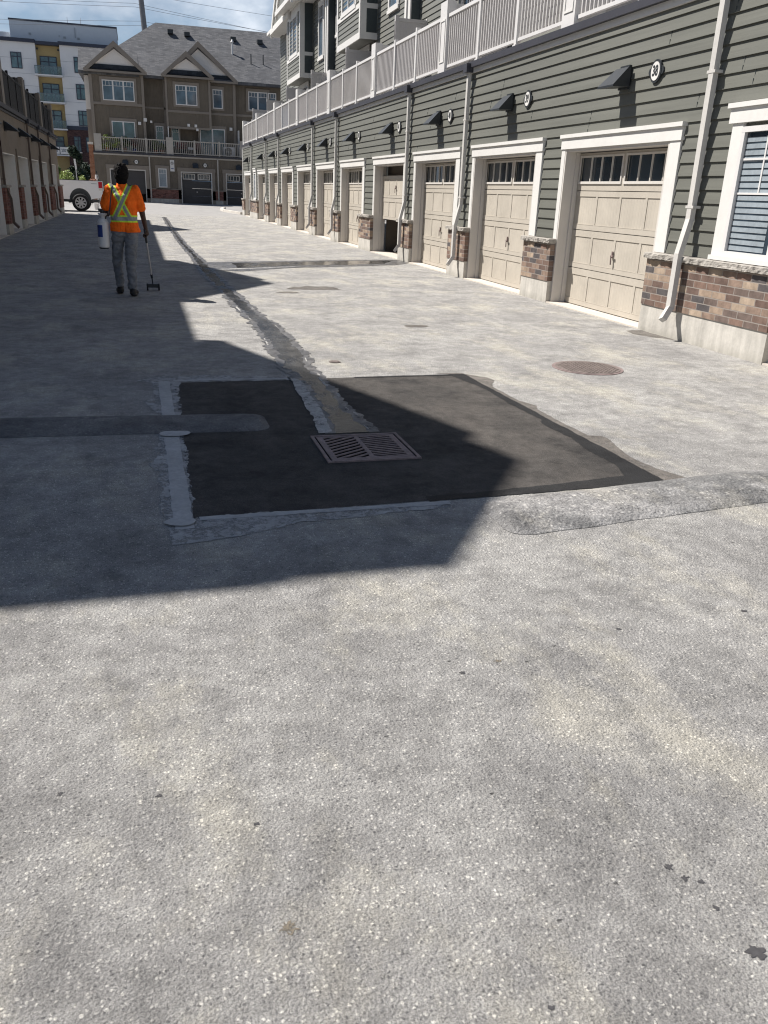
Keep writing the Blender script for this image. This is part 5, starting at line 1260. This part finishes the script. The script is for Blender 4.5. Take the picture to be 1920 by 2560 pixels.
remesh(bm, 'body', 'skin', PW, .0065, 2)
# hair
bm = bmesh.new(); ellips(bm, (0, .008, 1.69), (.097, .108, .098)); ellips(bm, (0, -.035, 1.62), (.093, .070, .085)); ellips(bm, (0, -.045, 1.555), (.078, .05, .05))
rr = random.Random(3)
for _ in range(90):
    a = rr.uniform(math.pi * .95, 2.05 * math.pi); z_ = rr.uniform(1.53, 1.77); f_ = math.sqrt(max(.08, 1 - ((z_ - 1.66) / .14) ** 2))
    ellips(bm, (.090 * f_ * math.cos(a), .0 + .095 * f_ * math.sin(a), z_), (.013, .013, .020))
remesh(bm, 'hair', 'hair', PW, .007, 1, .004, 40)
# shirt
bm = capsules([((-.05, .0, 1.02), .135, (-.04, .0, 1.30), .145), ((.05, .0, 1.02), .135, (.04, .0, 1.30), .145), ((-.06, .0, 1.0), .13, (-.068, .01, .89), .140), ((.06, .0, 1.0), .13, (.068, .01, .89), .140),
               ((-.12, .0, 1.415), .078, (.12, .0, 1.415), .078), ((0, 0, 1.44), .082, (0, .0, 1.48), .074), ((-.09, 0, 1.3), .11, (.09, 0, 1.3), .11), ((-.10, -.01, 1.38), .085, (.10, -.01, 1.38), .085)])
def addseg(bm, segs):
    b2 = capsules(segs); me = bpy.data.meshes.new('t'); b2.to_mesh(me); b2.free(); bm.from_mesh(me); bpy.data.meshes.remove(me)
lerp = lambda a, b, t: tuple(x + (y - x) * t for x, y in zip(a, b))
addseg(bm, [(SHL, .080, lerp(SHL, EL, .85), .078), (SHR, .080, lerp(SHR, ER, .80), .072)])
bmesh.ops.bisect_plane(bm, geom=bm.verts[:] + bm.edges[:] + bm.faces[:], plane_co=(0, 0, .885), plane_no=(0, 0, -1), clear_outer=True)
bmesh.ops.holes_fill(bm, edges=[e for e in bm.edges if e.is_boundary])
sh = remesh(bm, 'shirt', 'vest', PW, .008, 4, .015, 8)
# trousers
bm = capsules([((-.06, 0, .99), .10, (-.07, 0, .90), .110), ((.06, 0, .99), .10, (.07, 0, .90), .110), (hipL, .100, knL, .070), (knL, .070, lerp(knL, anL, .9), .056), (hipR, .100, knR, .072), (knR, .072, lerp(knR, anR, .9), .060), (lerp(knL, anL, .82), .064, lerp(knL, anL, .9), .062), (lerp(knR, anR, .82), .068, lerp(knR, anR, .9), .066)])
remesh(bm, 'trousers', 'jeans', PW, .008, 3, .018, 10)
# shoes
for (ax_, ay_, az_), tiltz in ((anL, 0), (anR, 0)):
    bm = bmesh.new(); tx = -.02 if ax_ < 0 else .03
    ellips(bm, (ax_, ay_ - .03, .055), (.048, .065, .052)); ellips(bm, (ax_ + tx, ay_ + .09, .045), (.050, .085, .042)); ellips(bm, (ax_, ay_, .095), (.046, .055, .05)); ellips(bm, (ax_ + tx * .5, ay_ + .03, .022), (.050, .13, .022))
    remesh(bm, 'shoe', 'shoe', PW, .007, 2)
MB().path([(-.125 + WB.x, WB.y - .115, 1.49), (-.15 + WB.x, WB.y - .155, 1.38), (-.175 + WB.x, WB.y - .16, 1.22), (-.20 + WB.x, WB.y - .14, 1.10)], .016, .006, (0, 1, 0)).build('shoulder_strap', 'black', PW)
# wheeled wand
wx, wy = .16, 13.54
gp = Vector((WB.x + .298 + -.018, WB.y + .15, .84))
WN = thing('marking_wand', (wx, wy, 0), 'long thin wand with two small black wheels held in the worker right hand', 'wand')
top = gp + Vector((-.012, -.05, .08)); axle = Vector((wx, wy, .065)); dvec = (axle - top)
MB().cyl(top, top + dvec * .22, .017, .017, 12).build('handle', 'black', WN)
MB().cyl(top + dvec * .22, top + dvec * .80, .012, .012, 10).build('tube', 'grey_vinyl', WN)
MB().cyl(top + dvec * .78, top + dvec * .84, .018, .018, 10).cyl(top + dvec * .84, axle, .009, .009, 8).build('nozzle', 'black', WN)
MB().box(wx - .075, wx + .075, wy - .03, wy + .03, .045, .10).build('wheel_guard', 'black', WN)
for sx in (-.085, .085): MB().cyl((wx + sx - .012, wy, .052), (wx + sx + .012, wy, .052), .052, n=20).build('wheel', 'rubber', WN)
# sprayer tank at his left hip
tx, ty = -.475, 12.84
TK = thing('sprayer_tank', (tx, ty, .67), 'white cylindrical sprayer tank with a blue label hanging at the worker left hip', 'sprayer')
a0 = Vector((tx - .01, ty, .67)); a1 = Vector((tx - .0, ty, 1.05))
mb = MB(); u = (a1 - a0).normalized()
for z0, z1, r0, r1 in ((0, .02, .068, .076), (.02, .34, .076, .076), (.34, .38, .076, .05)): mb.cyl(a0 + u * z0, a0 + u * z1, r0, r1, 28)
mb.build('tank', 'tank', TK)
lb = MB()
for k_ in range(7):
    b0, b1 = math.pi * (.98 + .07 * k_), math.pi * (.98 + .07 * (k_ + 1))
    lb.q(*[tuple(a0 + u * z + Vector((.0775 * math.cos(b), .0775 * math.sin(b), 0))) for z, b in ((.14, b0), (.14, b1), (.30, b1), (.30, b0))])
lb.build('label', 'label_blue', TK)
c = a0 + u * .38
MB().cyl(c, c + u * .03, .03, .03, 14).cyl(c + u * .03, c + u * .065, .03, .065, 18).cyl(c + u * .065, c + u * .075, .065, .062, 18).build('funnel', 'stucco', TK)
MB().cyl(c + u * .075, c + u * .12, .03, .03, 12).box(c.x - .05, c.x + .05, ty - .02, ty + .02, c.z + .10, c.z + .135).bar((c.x + .03, ty, c.z - .01), (c.x + .075, ty + .02, c.z + .12), .02).build('pump_handle', 'black', TK)
MB().cyl(a0 - Vector((0, 0, .02)), a0, .06, .068, 24).build('base_ring', 'black', TK)
hs = MB(); pts = [c + Vector((.04, -.02, .02)), Vector((-.40, 12.76, 1.0)), Vector((-.36, 12.74, .86)), Vector((-.2, 12.70, .80)), Vector((.0, 12.74, .74)), Vector((.10, 12.9, .74)), top + dvec * .2]
cr_ = []
for i in range(len(pts) - 1):
    p0 = pts[max(i - 1, 0)]; p1 = pts[i]; p2 = pts[i + 1]; p3 = pts[min(i + 2, len(pts) - 1)]
    for j in range(6):
        t_ = j / 6; cr_.append(.5 * ((2 * p1) + (p2 - p0) * t_ + (2 * p0 - 5 * p1 + 4 * p2 - p3) * t_ ** 2 + (3 * p1 - p0 - 3 * p2 + p3) * t_ ** 3))
cr_.append(pts[-1])
MB_ = MB()
for a_, b_2 in zip(cr_[:-1], cr_[1:]): MB_.cyl(a_, b_2, .005, n=6)

for o in SC.objects:
    if '_base' in o: del o['_base']
